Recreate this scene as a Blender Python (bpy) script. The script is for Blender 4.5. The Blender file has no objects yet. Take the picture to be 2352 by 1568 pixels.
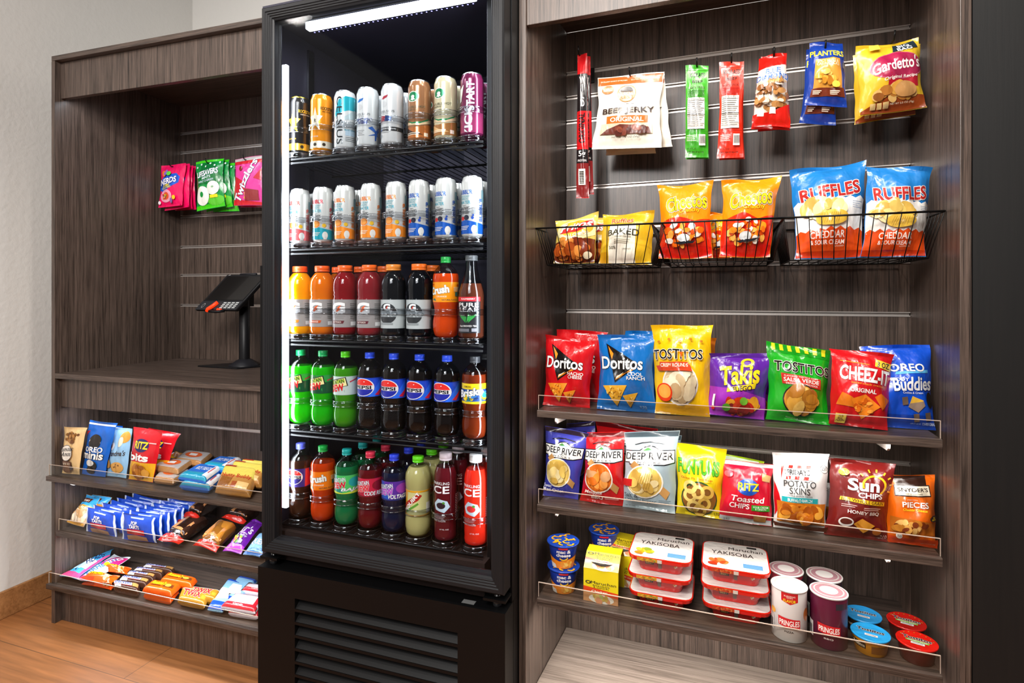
# Micro-market corner: two display cases and a glass-door drinks cooler.
import bpy, bmesh, math, random
import numpy as np
from mathutils import Vector
D = bpy.data; C = bpy.context.scene.collection; SC = bpy.context.scene

# ------------------------------------------------------------------ camera
cam = D.cameras.new('camera'); camo = D.objects.new('camera', cam); C.objects.link(camo)
camo.location = (0, 0, 1.22); camo.rotation_euler = (math.radians(90), 0, math.radians(19))
cam.sensor_width = 36; cam.lens = 1300 / 2352 * 36; cam.shift_y = -(784 - 678) / 2352
cam.clip_start = .05; SC.camera = camo
# ------------------------------------------------------------------ world, exposure
SC.view_settings.view_transform = 'Standard'; SC.view_settings.look = 'None'
SC.view_settings.exposure = -.2; SC.view_settings.gamma = 1; SC.view_settings.use_curve_mapping = False
W = D.worlds.new('world'); SC.world = W; W.use_nodes = True
W.node_tree.nodes['Background'].inputs[0].default_value = (1, .98, .96, 1)
W.node_tree.nodes['Background'].inputs[1].default_value = .13
cy = SC.cycles
cy.max_bounces = 7; cy.diffuse_bounces = 3; cy.glossy_bounces = 3; cy.transmission_bounces = 4
cy.transparent_max_bounces = 28; cy.caustics_reflective = False; cy.caustics_refractive = False
cy.sample_clamp_indirect = 6

def light(name, kind, loc, energy, col=(1, 1, 1), size=.1, sy=None, target=None, rot=None, spot=None):
    l = D.lights.new(name, kind); o = D.objects.new(name, l); C.objects.link(o)
    o.location = loc; l.energy = energy; l.color = col
    if kind == 'AREA':
        l.size = size
        if sy: l.shape = 'RECTANGLE'; l.size_y = sy
        else: l.shape = 'DISK'
    elif kind == 'SPOT':
        l.shadow_soft_size = size; l.spot_size = spot or 2.2; l.spot_blend = .5
    else: l.shadow_soft_size = size
    if target is not None: o.rotation_euler = (Vector(target) - Vector(loc)).to_track_quat('-Z', 'Y').to_euler()
    if rot: o.rotation_euler = rot
    return o

# ------------------------------------------------------------------ frames of the three cases
class Frame:
    def __init__(s, deg, ox, oy):
        s.a = math.radians(deg); s.o = Vector((ox, oy, 0)); c, n = math.cos(s.a), math.sin(s.a)
        s.X = Vector((c, n, 0)); s.Y = Vector((-n, c, 0))
    def w(s, x, y, z): return s.o + s.X * x + s.Y * y + Vector((0, 0, z))
L = Frame(1.17, -2.3096, 1.4353); R = Frame(-1.24, -.4185, 1.3201); F = Frame(0, -1.1387, 1.2240)
UN = {'L': L, 'R': R, 'F': F}
# recessed ceiling downlights above the aisle, then a key light and a wall fill light
for i, (x, y) in enumerate([(-.72, -.50), (-.45, -.56), (-.18, -.50)]):
    light('ceiling_downlight', 'SPOT', (x, y, 2.68), 40, (1, .94, .87), .05, target=(x + .45, 1.5, .9), spot=2.4)
light('ceiling_downlight', 'SPOT', (-2.0, .1, 2.7), 26, (1, .95, .9), .08, target=(-1.9, 1.3, .5), spot=2.5)
light('key_light', 'SPOT', (-.66, -.28, 2.08), 70, (1, .97, .94), .09, target=(-.35, 1.5, 1.0), spot=2.3)  # unseen flash-like key light by the camera, placed from the cast shadows
for x in (.22, .72):
    light('ceiling_downlight', 'SPOT', R.w(x, -.50, 2.72), 44, (1, .93, .85), .05, target=R.w(x, -.12, 0), spot=2.5)
light('wall_fill_light', 'AREA', (-.55, -1.5, 2.75), 84, (1, .98, .96), 1.3, 1.3, target=(-2.3, .9, 1.2))  # unseen fill added to brighten the left wall

# ------------------------------------------------------------------ materials
def lin(h):
    o = []
    for i in (0, 2, 4):
        c = int(h[i:i + 2], 16) / 255
        o.append(c / 12.92 if c <= .04045 else ((c + .055) / 1.055) ** 2.4)
    return (*o, 1)
MC = {}
def newmat(name):
    m = D.materials.new(name); m.use_nodes = True; nt = m.node_tree
    return m, nt, nt.nodes['Principled BSDF']
def link(nt, a, b): nt.links.new(a, b)
def bump(nt, b, scale, strength, dist=.002, stretch=None, detail=2, obj=True):
    t = nt.nodes.new('ShaderNodeTexCoord'); n = nt.nodes.new('ShaderNodeTexNoise'); n.inputs['Scale'].default_value = scale
    n.inputs['Detail'].default_value = detail
    v = t.outputs['Object']
    if stretch:
        mp = nt.nodes.new('ShaderNodeMapping'); mp.inputs['Scale'].default_value = stretch; link(nt, v, mp.inputs[0]); v = mp.outputs[0]
    link(nt, v, n.inputs['Vector'])
    bp = nt.nodes.new('ShaderNodeBump'); bp.inputs['Strength'].default_value = strength; bp.inputs['Distance'].default_value = dist
    link(nt, n.outputs[0], bp.inputs['Height']); link(nt, bp.outputs[0], b.inputs['Normal'])
def M(h, kind='foil'):
    k = (h, kind)
    if k in MC: return MC[k]
    m, nt, b = newmat(f'{kind}_{h}'); b.inputs['Base Color'].default_value = lin(h)
    P = b.inputs
    if kind == 'foil':
        P['Roughness'].default_value = .24; P['Coat Weight'].default_value = .3; P['Coat Roughness'].default_value = .1
        bump(nt, b, 46, .6, .006, (1, 1, .5), 2)
    elif kind == 'print': P['Roughness'].default_value = .32; P['Coat Weight'].default_value = .3; P['Coat Roughness'].default_value = .08
    elif kind == 'can': P['Roughness'].default_value = .22; P['Metallic'].default_value = .35; P['Coat Weight'].default_value = .3
    elif kind == 'metal': P['Roughness'].default_value = .25; P['Metallic'].default_value = 1
    elif kind == 'alu': P['Roughness'].default_value = .33; P['Metallic'].default_value = .7
    elif kind == 'matte': P['Roughness'].default_value = .65
    elif kind == 'gloss': P['Roughness'].default_value = .15; P['Coat Weight'].default_value = .4
    elif kind == 'satin': P['Roughness'].default_value = .42; P['Specular IOR Level'].default_value = .22
    elif kind == 'lamp':
        P['Emission Color'].default_value = lin(h); P['Emission Strength'].default_value = 1.3
    elif kind == 'cap': P['Roughness'].default_value = .35; P['Subsurface Weight'].default_value = 0
    elif kind == 'glow':
        P['Emission Color'].default_value = lin(h); P['Emission Strength'].default_value = 7
    elif kind == 'liquid':
        P['Roughness'].default_value = .06; P['Coat Weight'].default_value = .5; P['Coat Roughness'].default_value = .03
        tr = nt.nodes.new('ShaderNodeBsdfTranslucent'); tr.inputs[0].default_value = lin(h)
        mx = nt.nodes.new('ShaderNodeMixShader'); mx.inputs[0].default_value = .35
        out = nt.nodes['Material Output']; link(nt, b.outputs[0], mx.inputs[1]); link(nt, tr.outputs[0], mx.inputs[2]); link(nt, mx.outputs[0], out.inputs[0])
    elif kind in ('clear', 'film', 'pane', 'lip', 'rim'):
        out = nt.nodes['Material Output']; nt.nodes.remove(b)
        tp = nt.nodes.new('ShaderNodeBsdfTransparent'); tp.inputs[0].default_value = lin(h)
        gl = nt.nodes.new('ShaderNodeBsdfGlossy'); gl.inputs['Roughness'].default_value = .05 if kind != 'film' else .16
        lw = nt.nodes.new('ShaderNodeLayerWeight'); lw.inputs[0].default_value = .5
        pw = nt.nodes.new('ShaderNodeMath'); pw.operation = 'POWER'; pw.inputs[1].default_value = 5; link(nt, lw.outputs['Facing'], pw.inputs[0])
        k0 = {'clear': .045, 'film': .2, 'pane': .007, 'lip': .03, 'rim': .42}[kind]
        fr = nt.nodes.new('ShaderNodeMath'); fr.operation = 'MULTIPLY_ADD'; fr.inputs[1].default_value = .25 if kind == 'pane' else .6; fr.inputs[2].default_value = k0; link(nt, pw.outputs[0], fr.inputs[0])
        mx = nt.nodes.new('ShaderNodeMixShader')
        link(nt, fr.outputs[0], mx.inputs[0]); link(nt, tp.outputs[0], mx.inputs[1]); link(nt, gl.outputs[0], mx.inputs[2]); link(nt, mx.outputs[0], out.inputs[0])
        if kind == 'film':
            bump(nt, gl, 30, .9, .01, None, 2)
    MC[k] = m; return m
def wood(name, scale, dark, light_, rough=.38):
    m, nt, b = newmat(name)
    g = nt.nodes.new('ShaderNodeNewGeometry'); v = g.outputs['Position']
    def noise(sc, stretch, det):
        mp = nt.nodes.new('ShaderNodeMapping'); mp.inputs['Scale'].default_value = stretch; link(nt, v, mp.inputs[0])
        n = nt.nodes.new('ShaderNodeTexNoise'); n.inputs['Scale'].default_value = sc; n.inputs['Detail'].default_value = det; n.inputs['Roughness'].default_value = .65
        link(nt, mp.outputs[0], n.inputs['Vector']); return n.outputs[0]
    a = noise(1, scale, 5); c = noise(1, tuple(q * .22 for q in scale), 2)
    mix = nt.nodes.new('ShaderNodeMix'); mix.data_type = 'FLOAT'; mix.inputs[0].default_value = .38
    link(nt, a, mix.inputs[2]); link(nt, c, mix.inputs[3])
    r = nt.nodes.new('ShaderNodeValToRGB'); e = r.color_ramp.elements
    e[0].position = .36; e[0].color = lin(dark); e[1].position = .62; e[1].color = lin(light_)
    link(nt, mix.outputs[0], r.inputs[0]); link(nt, r.outputs[0], b.inputs['Base Color'])
    b.inputs['Roughness'].default_value = rough
    bp = nt.nodes.new('ShaderNodeBump'); bp.inputs['Strength'].default_value = .12; bp.inputs['Distance'].default_value = .001
    link(nt, a, bp.inputs['Height']); link(nt, bp.outputs[0], b.inputs['Normal'])
    return m
WV = wood('laminate_vertical', (430, 430, 9), '211a16', '64544b')
WH = wood('laminate_horizontal', (9, 430, 430), '211a16', '64544b')
ALU = M('d8d0ca', 'alu'); BLK = M('070708', 'satin'); WIRE = M('0c0b0a', 'satin')

# ------------------------------------------------------------------ mesh builder
class MB:
    def __init__(s): s.v = []; s.f = []; s.m = []; s.mats = []; s.sm = []
    def mi(s, m):
        if m not in s.mats: s.mats.append(m)
        return s.mats.index(m)
    def add(s, vs, fs, m, smooth=True):
        b = len(s.v); s.v.extend(tuple(map(float, q)) for q in vs); i = s.mi(m)
        for f in fs: s.f.append(tuple(b + q for q in f)); s.m.append(i); s.sm.append(smooth)
        return s
    def box(s, x0, x1, y0, y1, z0, z1, m, sk=None):
        """sk: x shift at y1 (a slightly out-of-square panel)"""
        k = sk or 0
        vs = [(x0, y0, z0), (x1, y0, z0), (x1 + k, y1, z0), (x0 + k, y1, z0), (x0, y0, z1), (x1, y0, z1), (x1 + k, y1, z1), (x0 + k, y1, z1)]
        return s.add(vs, [(0, 3, 2, 1), (4, 5, 6, 7), (0, 1, 5, 4), (1, 2, 6, 5), (2, 3, 7, 6), (3, 0, 4, 7)], m, False)
    def prism(s, poly, h0, h1, m, axis='x'):
        """poly: list of 2D points, extruded along axis from h0 to h1 (x: points are y,z; y: x,z; z: x,y)"""
        n = len(poly)
        def p(q, h): return {'x': (h, q[0], q[1]), 'y': (q[0], h, q[1]), 'z': (q[0], q[1], h)}[axis]
        vs = [p(q, h0) for q in poly] + [p(q, h1) for q in poly]
        fs = [tuple(range(n))[::-1], tuple(range(n, 2 * n))] + [(i, (i + 1) % n, n + (i + 1) % n, n + i) for i in range(n)]
        return s.add(vs, fs, m, False)
    def tube(s, pts, r, m, n=6):
        pts = [Vector(p) for p in pts]; vs = []; fs = []
        for i, p in enumerate(pts):
            d = (pts[min(i + 1, len(pts) - 1)] - pts[max(i - 1, 0)]).normalized()
            a = d.orthogonal().normalized(); b = d.cross(a)
            if i and (a.dot(pa) < 0.99):
                a = (pa - d * pa.dot(d)).normalized(); b = d.cross(a)
            pa = a
            for k in range(n):
                t = 2 * math.pi * k / n; vs.append(p + (a * math.cos(t) + b * math.sin(t)) * r)
        for i in range(len(pts) - 1):
            for k in range(n): fs.append((i * n + k, i * n + (k + 1) % n, (i + 1) * n + (k + 1) % n, (i + 1) * n + k))
        fs += [tuple(range(n))[::-1], tuple(range((len(pts) - 1) * n, len(pts) * n))]
        return s.add(vs, fs, m)
    def lathe(s, prof, m, n=28, mats=None, c=(0, 0), lobes=None):
        """prof [(r,z)...]; mats optional material per segment"""
        k = len(prof); vs = []
        for r, z in prof:
            for i in range(n):
                t = 2 * math.pi * i / n; vs.append((c[0] + r * math.cos(t), c[1] + r * math.sin(t), z))
        b = len(s.v); s.v.extend(vs)
        for j in range(k - 1):
            mi = s.mi(mats[j] if mats else m)
            for i in range(n):
                s.f.append((b + j * n + i, b + j * n + (i + 1) % n, b + (j + 1) * n + (i + 1) % n, b + (j + 1) * n + i)); s.m.append(mi); s.sm.append(True)
        return s
    def disc(s, r, z, m, n=28, c=(0, 0), up=True):
        vs = [(c[0] + r * math.cos(2 * math.pi * i / n), c[1] + r * math.sin(2 * math.pi * i / n), z) for i in range(n)]
        return s.add(vs, [tuple(range(n)) if up else tuple(range(n))[::-1]], m, False)
    def build(s, name, parent=None, loc=None, rotz=0):
        me = D.meshes.new(name); me.from_pydata(s.v, [], s.f)
        for m in s.mats: me.materials.append(m)
        me.polygons.foreach_set('material_index', s.m); me.polygons.foreach_set('use_smooth', s.sm); me.update()
        o = D.objects.new(name, me); C.objects.link(o)
        if parent: o.parent = parent
        if loc is not None: o.location = loc
        o.rotation_euler = (0, 0, rotz)
        return o
def bev(o, w=.0015, seg=2):
    b = o.modifiers.new('edge', 'BEVEL'); b.width = w; b.segments = seg; b.limit_method = 'ANGLE'; b.angle_limit = .8; return o
def tag(o, label, cat, group=None):
    o['label'] = label; o['category'] = cat
    if group: o['group'] = group
    return o
def root(name, fr, x, y, z, label, cat, group=None, da=0):
    o = D.objects.new(name, None); C.objects.link(o); o.location = fr.w(x, y, z); o.rotation_euler = (0, 0, fr.a + da); o.empty_display_size = .05
    return tag(o, label, cat, group)
def struct(o): o['kind'] = 'structure'; return o
def copy_tree(o, loc, rotz=None):
    c = o.copy(); C.objects.link(c); c.location = loc
    if rotz is not None: c.rotation_euler = (0, 0, rotz)
    for ch in list(o.children):
        d = ch.copy(); C.objects.link(d); d.parent = c
    return c

# ------------------------------------------------------------------ printed graphics: 2D shapes laid on a surface
TC = {}
def text2d(txt, bold=.012, shear=0.):
    bold *= .62; k = (txt, round(bold, 5), shear)
    if k not in TC:
        cu = D.curves.new('lettering', 'FONT'); cu.body = txt; cu.offset = bold; cu.shear = shear; cu.resolution_u = 3; cu.fill_mode = 'FRONT'; cu.space_line = .8; cu.align_x = 'CENTER'
        o = D.objects.new('lettering', cu); me = D.meshes.new_from_object(o)
        n = len(me.vertices); a = np.empty(n * 3, 'f'); me.vertices.foreach_get('co', a); a = a.reshape(-1, 3)[:, :2].astype(float)
        fs = [tuple(p.vertices) for p in me.polygons]
        D.objects.remove(o); D.curves.remove(cu); D.meshes.remove(me)
        TC[k] = (a, fs)
    return TC[k]
def ell(cu, cv, ru, rv, n=22, a0=0, a1=360, rot=0):
    t = np.radians(np.linspace(a0, a1, n, endpoint=(a1 - a0) < 360)); c, s = math.cos(rot), math.sin(rot)
    return np.stack([cu + ru * np.cos(t) * c - rv * np.sin(t) * s, cv + ru * np.cos(t) * s + rv * np.sin(t) * c], 1)
def shapes(dl, Wm, Hm, rng):
    """yield (verts Nx2 in uv, faces, colour)"""
    for d in dl:
        k = d[0]
        if k == 'r':
            yield np.array([(d[1], d[2]), (d[3], d[2]), (d[3], d[4]), (d[1], d[4])], float), [(0, 1, 2, 3)], d[5]
        elif k == 'e':
            p = ell(*d[1:5]); yield p, [tuple(range(len(p)))], d[5]
        elif k == 'g':   # chord segment
            p = ell(d[1], d[2], d[3], d[4], 16, d[5], d[6]); yield p, [tuple(range(len(p)))], d[7]
        elif k == 'p':
            p = np.array(d[2:], float).reshape(-1, 2); yield p, [tuple(range(len(p)))], d[1]
        elif k == 'o':   # ring
            a = ell(d[1], d[2], d[3], d[4]); b = ell(d[1], d[2], d[3] * d[5], d[4] * d[5]); n = len(a)
            yield np.vstack([a, b]), [(i, (i + 1) % n, n + (i + 1) % n, n + i) for i in range(n)], d[6]
        elif k == 's':   # stroke along points, width in u
            pt = np.array(d[3:], float).reshape(-1, 2); w = d[2]; m = pt * (Wm, Hm); vs = []; fs = []
            for i in range(len(m)):
                t = m[min(i + 1, len(m) - 1)] - m[max(i - 1, 0)]; t = t / (np.linalg.norm(t) + 1e-9); nn = np.array((-t[1], t[0])) * w * Wm / 2
                vs += [m[i] + nn, m[i] - nn]
            for i in range(len(m) - 1): fs.append((2 * i, 2 * i + 1, 2 * i + 3, 2 * i + 2))
            yield np.array(vs) / (Wm, Hm), fs, d[1]
        elif k == 'z':   # zigzag-topped band filling down to v0
            v, amp, n, v0 = d[1:5]; xs = np.linspace(.0, 1, 2 * n + 1); ys = v + amp * (np.arange(2 * n + 1) % 2)
            vs = np.vstack([np.stack([xs, ys], 1), np.stack([xs, np.full_like(xs, v0)], 1)]); m = len(xs)
            yield vs, [(m + i, m + i + 1, i + 1, i) for i in range(m - 1)], d[5]
        elif k in 'ck':  # heap of round (c) or triangular (k) pieces
            cu, cv, ru, rv, n, cols, sz = d[1:8]
            for i in range(n):
                a = rng.random() * 6.283; r = math.sqrt(rng.random()) * .8; x = cu + ru * r * math.cos(a); y = cv + rv * r * math.sin(a); q = sz * (.75 + .5 * rng.random())
                t = rng.random() * 3.14
                if k == 'c': p = ell(0, 0, q * Wm, q * Wm * (.55 + .3 * rng.random()), 12, rot=t)
                else: p = np.array([(math.cos(t + j * 2.094) * q * Wm, math.sin(t + j * 2.094) * q * Wm) for j in range(3)])
                yield p / (Wm, Hm) + (x, y), [tuple(range(len(p)))], cols[i % len(cols)]
        elif k == 't':
            o = d[7] if len(d) > 7 else {}
            bd = o.get('b', .014); sh = o.get('s', 0.)
            base, fs = text2d(d[1], bd, sh)
            if not len(base): continue
            lo, hi = base.min(0), base.max(0); u0, v0, u1, v1 = d[2:6]
            rot = math.radians(o.get('r', 0)); cr, sr = math.cos(rot), math.sin(rot)
            cen = np.array(((u0 + u1) / 2, (v0 + v1) / 2)); size = np.array((u1 - u0, v1 - v0))
            def tf(a):
                q = ((a - lo) / (hi - lo) - .5) * size * (Wm, Hm)
                if 'arc' in o: q[:, 1] += o['arc'] * Hm * (1 - (2 * q[:, 0] / (size[0] * Wm)) ** 2)
                if rot: q = np.stack([q[:, 0] * cr - q[:, 1] * sr, q[:, 0] * sr + q[:, 1] * cr], 1)
                return q / (Wm, Hm) + cen
            for oc, ow in o.get('o', ()):
                a, f2 = text2d(d[1], bd + ow, sh); yield tf(a), f2, oc
            yield tf(base), fs, d[6]
def cut(vs, fs, gu, gv):
    bm = bmesh.new(); bv = [bm.verts.new((x, y, 0)) for x, y in vs]
    for f in fs:
        try: bm.faces.new([bv[i] for i in f])
        except ValueError: pass
    if any(len(f) > 4 for f in fs): bmesh.ops.triangulate(bm, faces=bm.faces[:])
    lo, hi = vs.min(0), vs.max(0)
    for ax, g in ((0, gu), (1, gv)):
        for q in g:
            if lo[ax] + 1e-5 < q < hi[ax] - 1e-5:
                co = [0, 0, 0]; no = [0, 0, 0]; co[ax] = q; no[ax] = 1
                bmesh.ops.bisect_plane(bm, geom=bm.verts[:] + bm.edges[:] + bm.faces[:], plane_co=co, plane_no=no, dist=1e-6)
    bm.verts.ensure_lookup_table(); bm.verts.index_update()
    a = np.array([(v.co.x, v.co.y) for v in bm.verts]); f = []
    for x in bm.faces:
        x.normal_update()
        q = [v.index for v in x.verts]; f.append(tuple(q if x.normal.z >= 0 else q[::-1]))
    bm.free(); return a, f
def decals(mb, dl, S, Wm, Hm, kind='foil', gu=(), gv=(), seed=1, off=.0006, step=.00024, clip=None, nrm=None):
    rng = random.Random(seed); e = 1e-3
    for i, (vs, fs, col) in enumerate(shapes(dl, Wm, Hm, rng)):
        if clip is not None: vs = np.clip(vs, clip[0], clip[1])
        a, f = cut(vs, fs, gu, gv)
        if not len(f): continue
        u, v = a[:, 0], a[:, 1]; p = S(u, v)
        n = np.cross(S(u + e, v) - S(u - e, v), S(u, v + e) - S(u, v - e)); n /= np.linalg.norm(n, axis=1)[:, None] + 1e-12
        if nrm is not None: n = n * (n @ nrm).clip(0, 1)[:, None] * .35 + nrm[None] * .75
        mb.add(p + n * (off + step * i), f, M(col, kind))
# ------------------------------------------------------------------ pack designs (u across, v up, on the front face)
def T(t, u0, v0, u1, v1, c, **o):
    if 'o' in o and isinstance(o['o'], tuple) and isinstance(o['o'][0], str): o['o'] = (o['o'],)
    return ('t', t, u0, v0, u1, v1, c, o)
CH = ['e0a83c', 'c98a28', 'edc060', 'b87620']
PC = ['e8cf86', 'd8b65c', 'f0dfa6', 'c9a34a']
def bowl(cu, cv, ru, rv, rim, cols, n=26, sz=.13): return [('e', cu, cv, ru, rv, rim), ('e', cu, cv, ru * .92, rv * .92, cols[1]), ('c', cu, cv, ru * .78, rv * .78, n, cols, sz)]
def tri(logo, sub, c2, chip):
    s = [('p', '15100f', .15, .88, .78, .60, .33, .36), ('p', 'f28a20', .19, .845, .30, .74, .27, .66), ('p', 'f28a20', .34, .395, .74, .59, .66, .52, .36, .45), ('p', 'fff0d0', .345, .41, .5, .5, .36, .44),
         T(logo, .06, .535, .84, .70, 'f4f2f0', b=.03, o=('1a1414', .035)), T(sub, .55, .405, .86, .50, 'f7efe8', b=.02)]
    return s + [('p', chip[0], .10, .315, .55, .335, .36, .06), ('p', chip[0], .47, .20, .74, .25, .58, .05)] + [('k', .33, .24, .16, .09, 22, chip, .03), ('k', .6, .17, .08, .06, 12, chip, .025)]
def river(c, dark, flavor, chipc, f2=None):
    s = [('r', 0, .93, 1, 1, dark), ('p', '14161c', .0, .60, .10, .60, .10, .575, .80, .575, .80, .60, .98, .60, .98, .765, .70, .765, .6, .81, .5, .825, .4, .81, .3, .765, .0, .765),
         ('p', 'e9e7e2', .015, .612, .115, .612, .115, .588, .785, .588, .785, .612, .965, .612, .965, .752, .69, .752, .6, .795, .5, .81, .4, .795, .31, .752, .015, .752),
         ('p', '4f8a4a', .36, .755, .46, .80, .55, .765), ('p', '8fc6d6', .42, .755, .6, .775, .66, .755), ('p', '14161c', .2, .84, .35, .865, .5, .872, .5, .862, .35, .853, .21, .83), ('p', '14161c', .5, .872, .66, .862, .78, .845, .77, .836, .65, .852, .5, .862),
         T('DEEP RIVER', .03, .645, .95, .735, '17181c', b=.012), T('S N A C K S', .2, .598, .72, .622, '33343a'),
         ('p', 'b98a50', .12, .56, .22, .63, .9, .25, .84, .16)]
    return s + bowl(.42, .37, .36, .21, 'ece7dc', chipc, 22, .12) + flavor
def cloudlines(c, u0, u1, v0, n, dv, h=.012): return [('r', u0, v0 - i * dv, u1 - (i % 3) * .03, v0 - i * dv + h, c) for i in range(n)]
def nut(c, bar): return [('r', .10, .30, .84, .635, 'efeae0')] + [('r', .12, .60 - i * .021, .82 - (i % 4) * .05, .606 - i * .021, '55504c') for i in range(14)] + [T('Nutrition Facts', .12, .605, .82, .63, '2a2624', b=.01), ('r', .10, .445, .84, .452, '2a2624')]
def kick(c, d): return [('r', 0, .94, 1, .945, d), T('KICKASS', .18, .865, .85, .915, '16140f', b=.035), T('BEEF', .3, .80, .75, .83, '2a1a10', b=.02), T('SNACK STICKS', .12, .735, .86, .76, '3a1c10', b=.01)] + cloudlines(d, .12, .86, .715, 6, .013, .006) + nut(c, d) + [('r', 0, .265, 1, .27, d), ('r', .60, .12, .86, .235, 'f3efe8')] + [('r', .63 + i * .026, .14, .642 + i * .026, .22, '1c1a18') for i in range(9)] + cloudlines('f0d8c8', .1, .5, .22, 4, .018, .006) + [T('NET WT 2 OZ', .1, .075, .46, .09, '2b1a14'), T('SELL BY 07/01/25', .1, .04, .8, .058, '2b1a14')]
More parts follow.
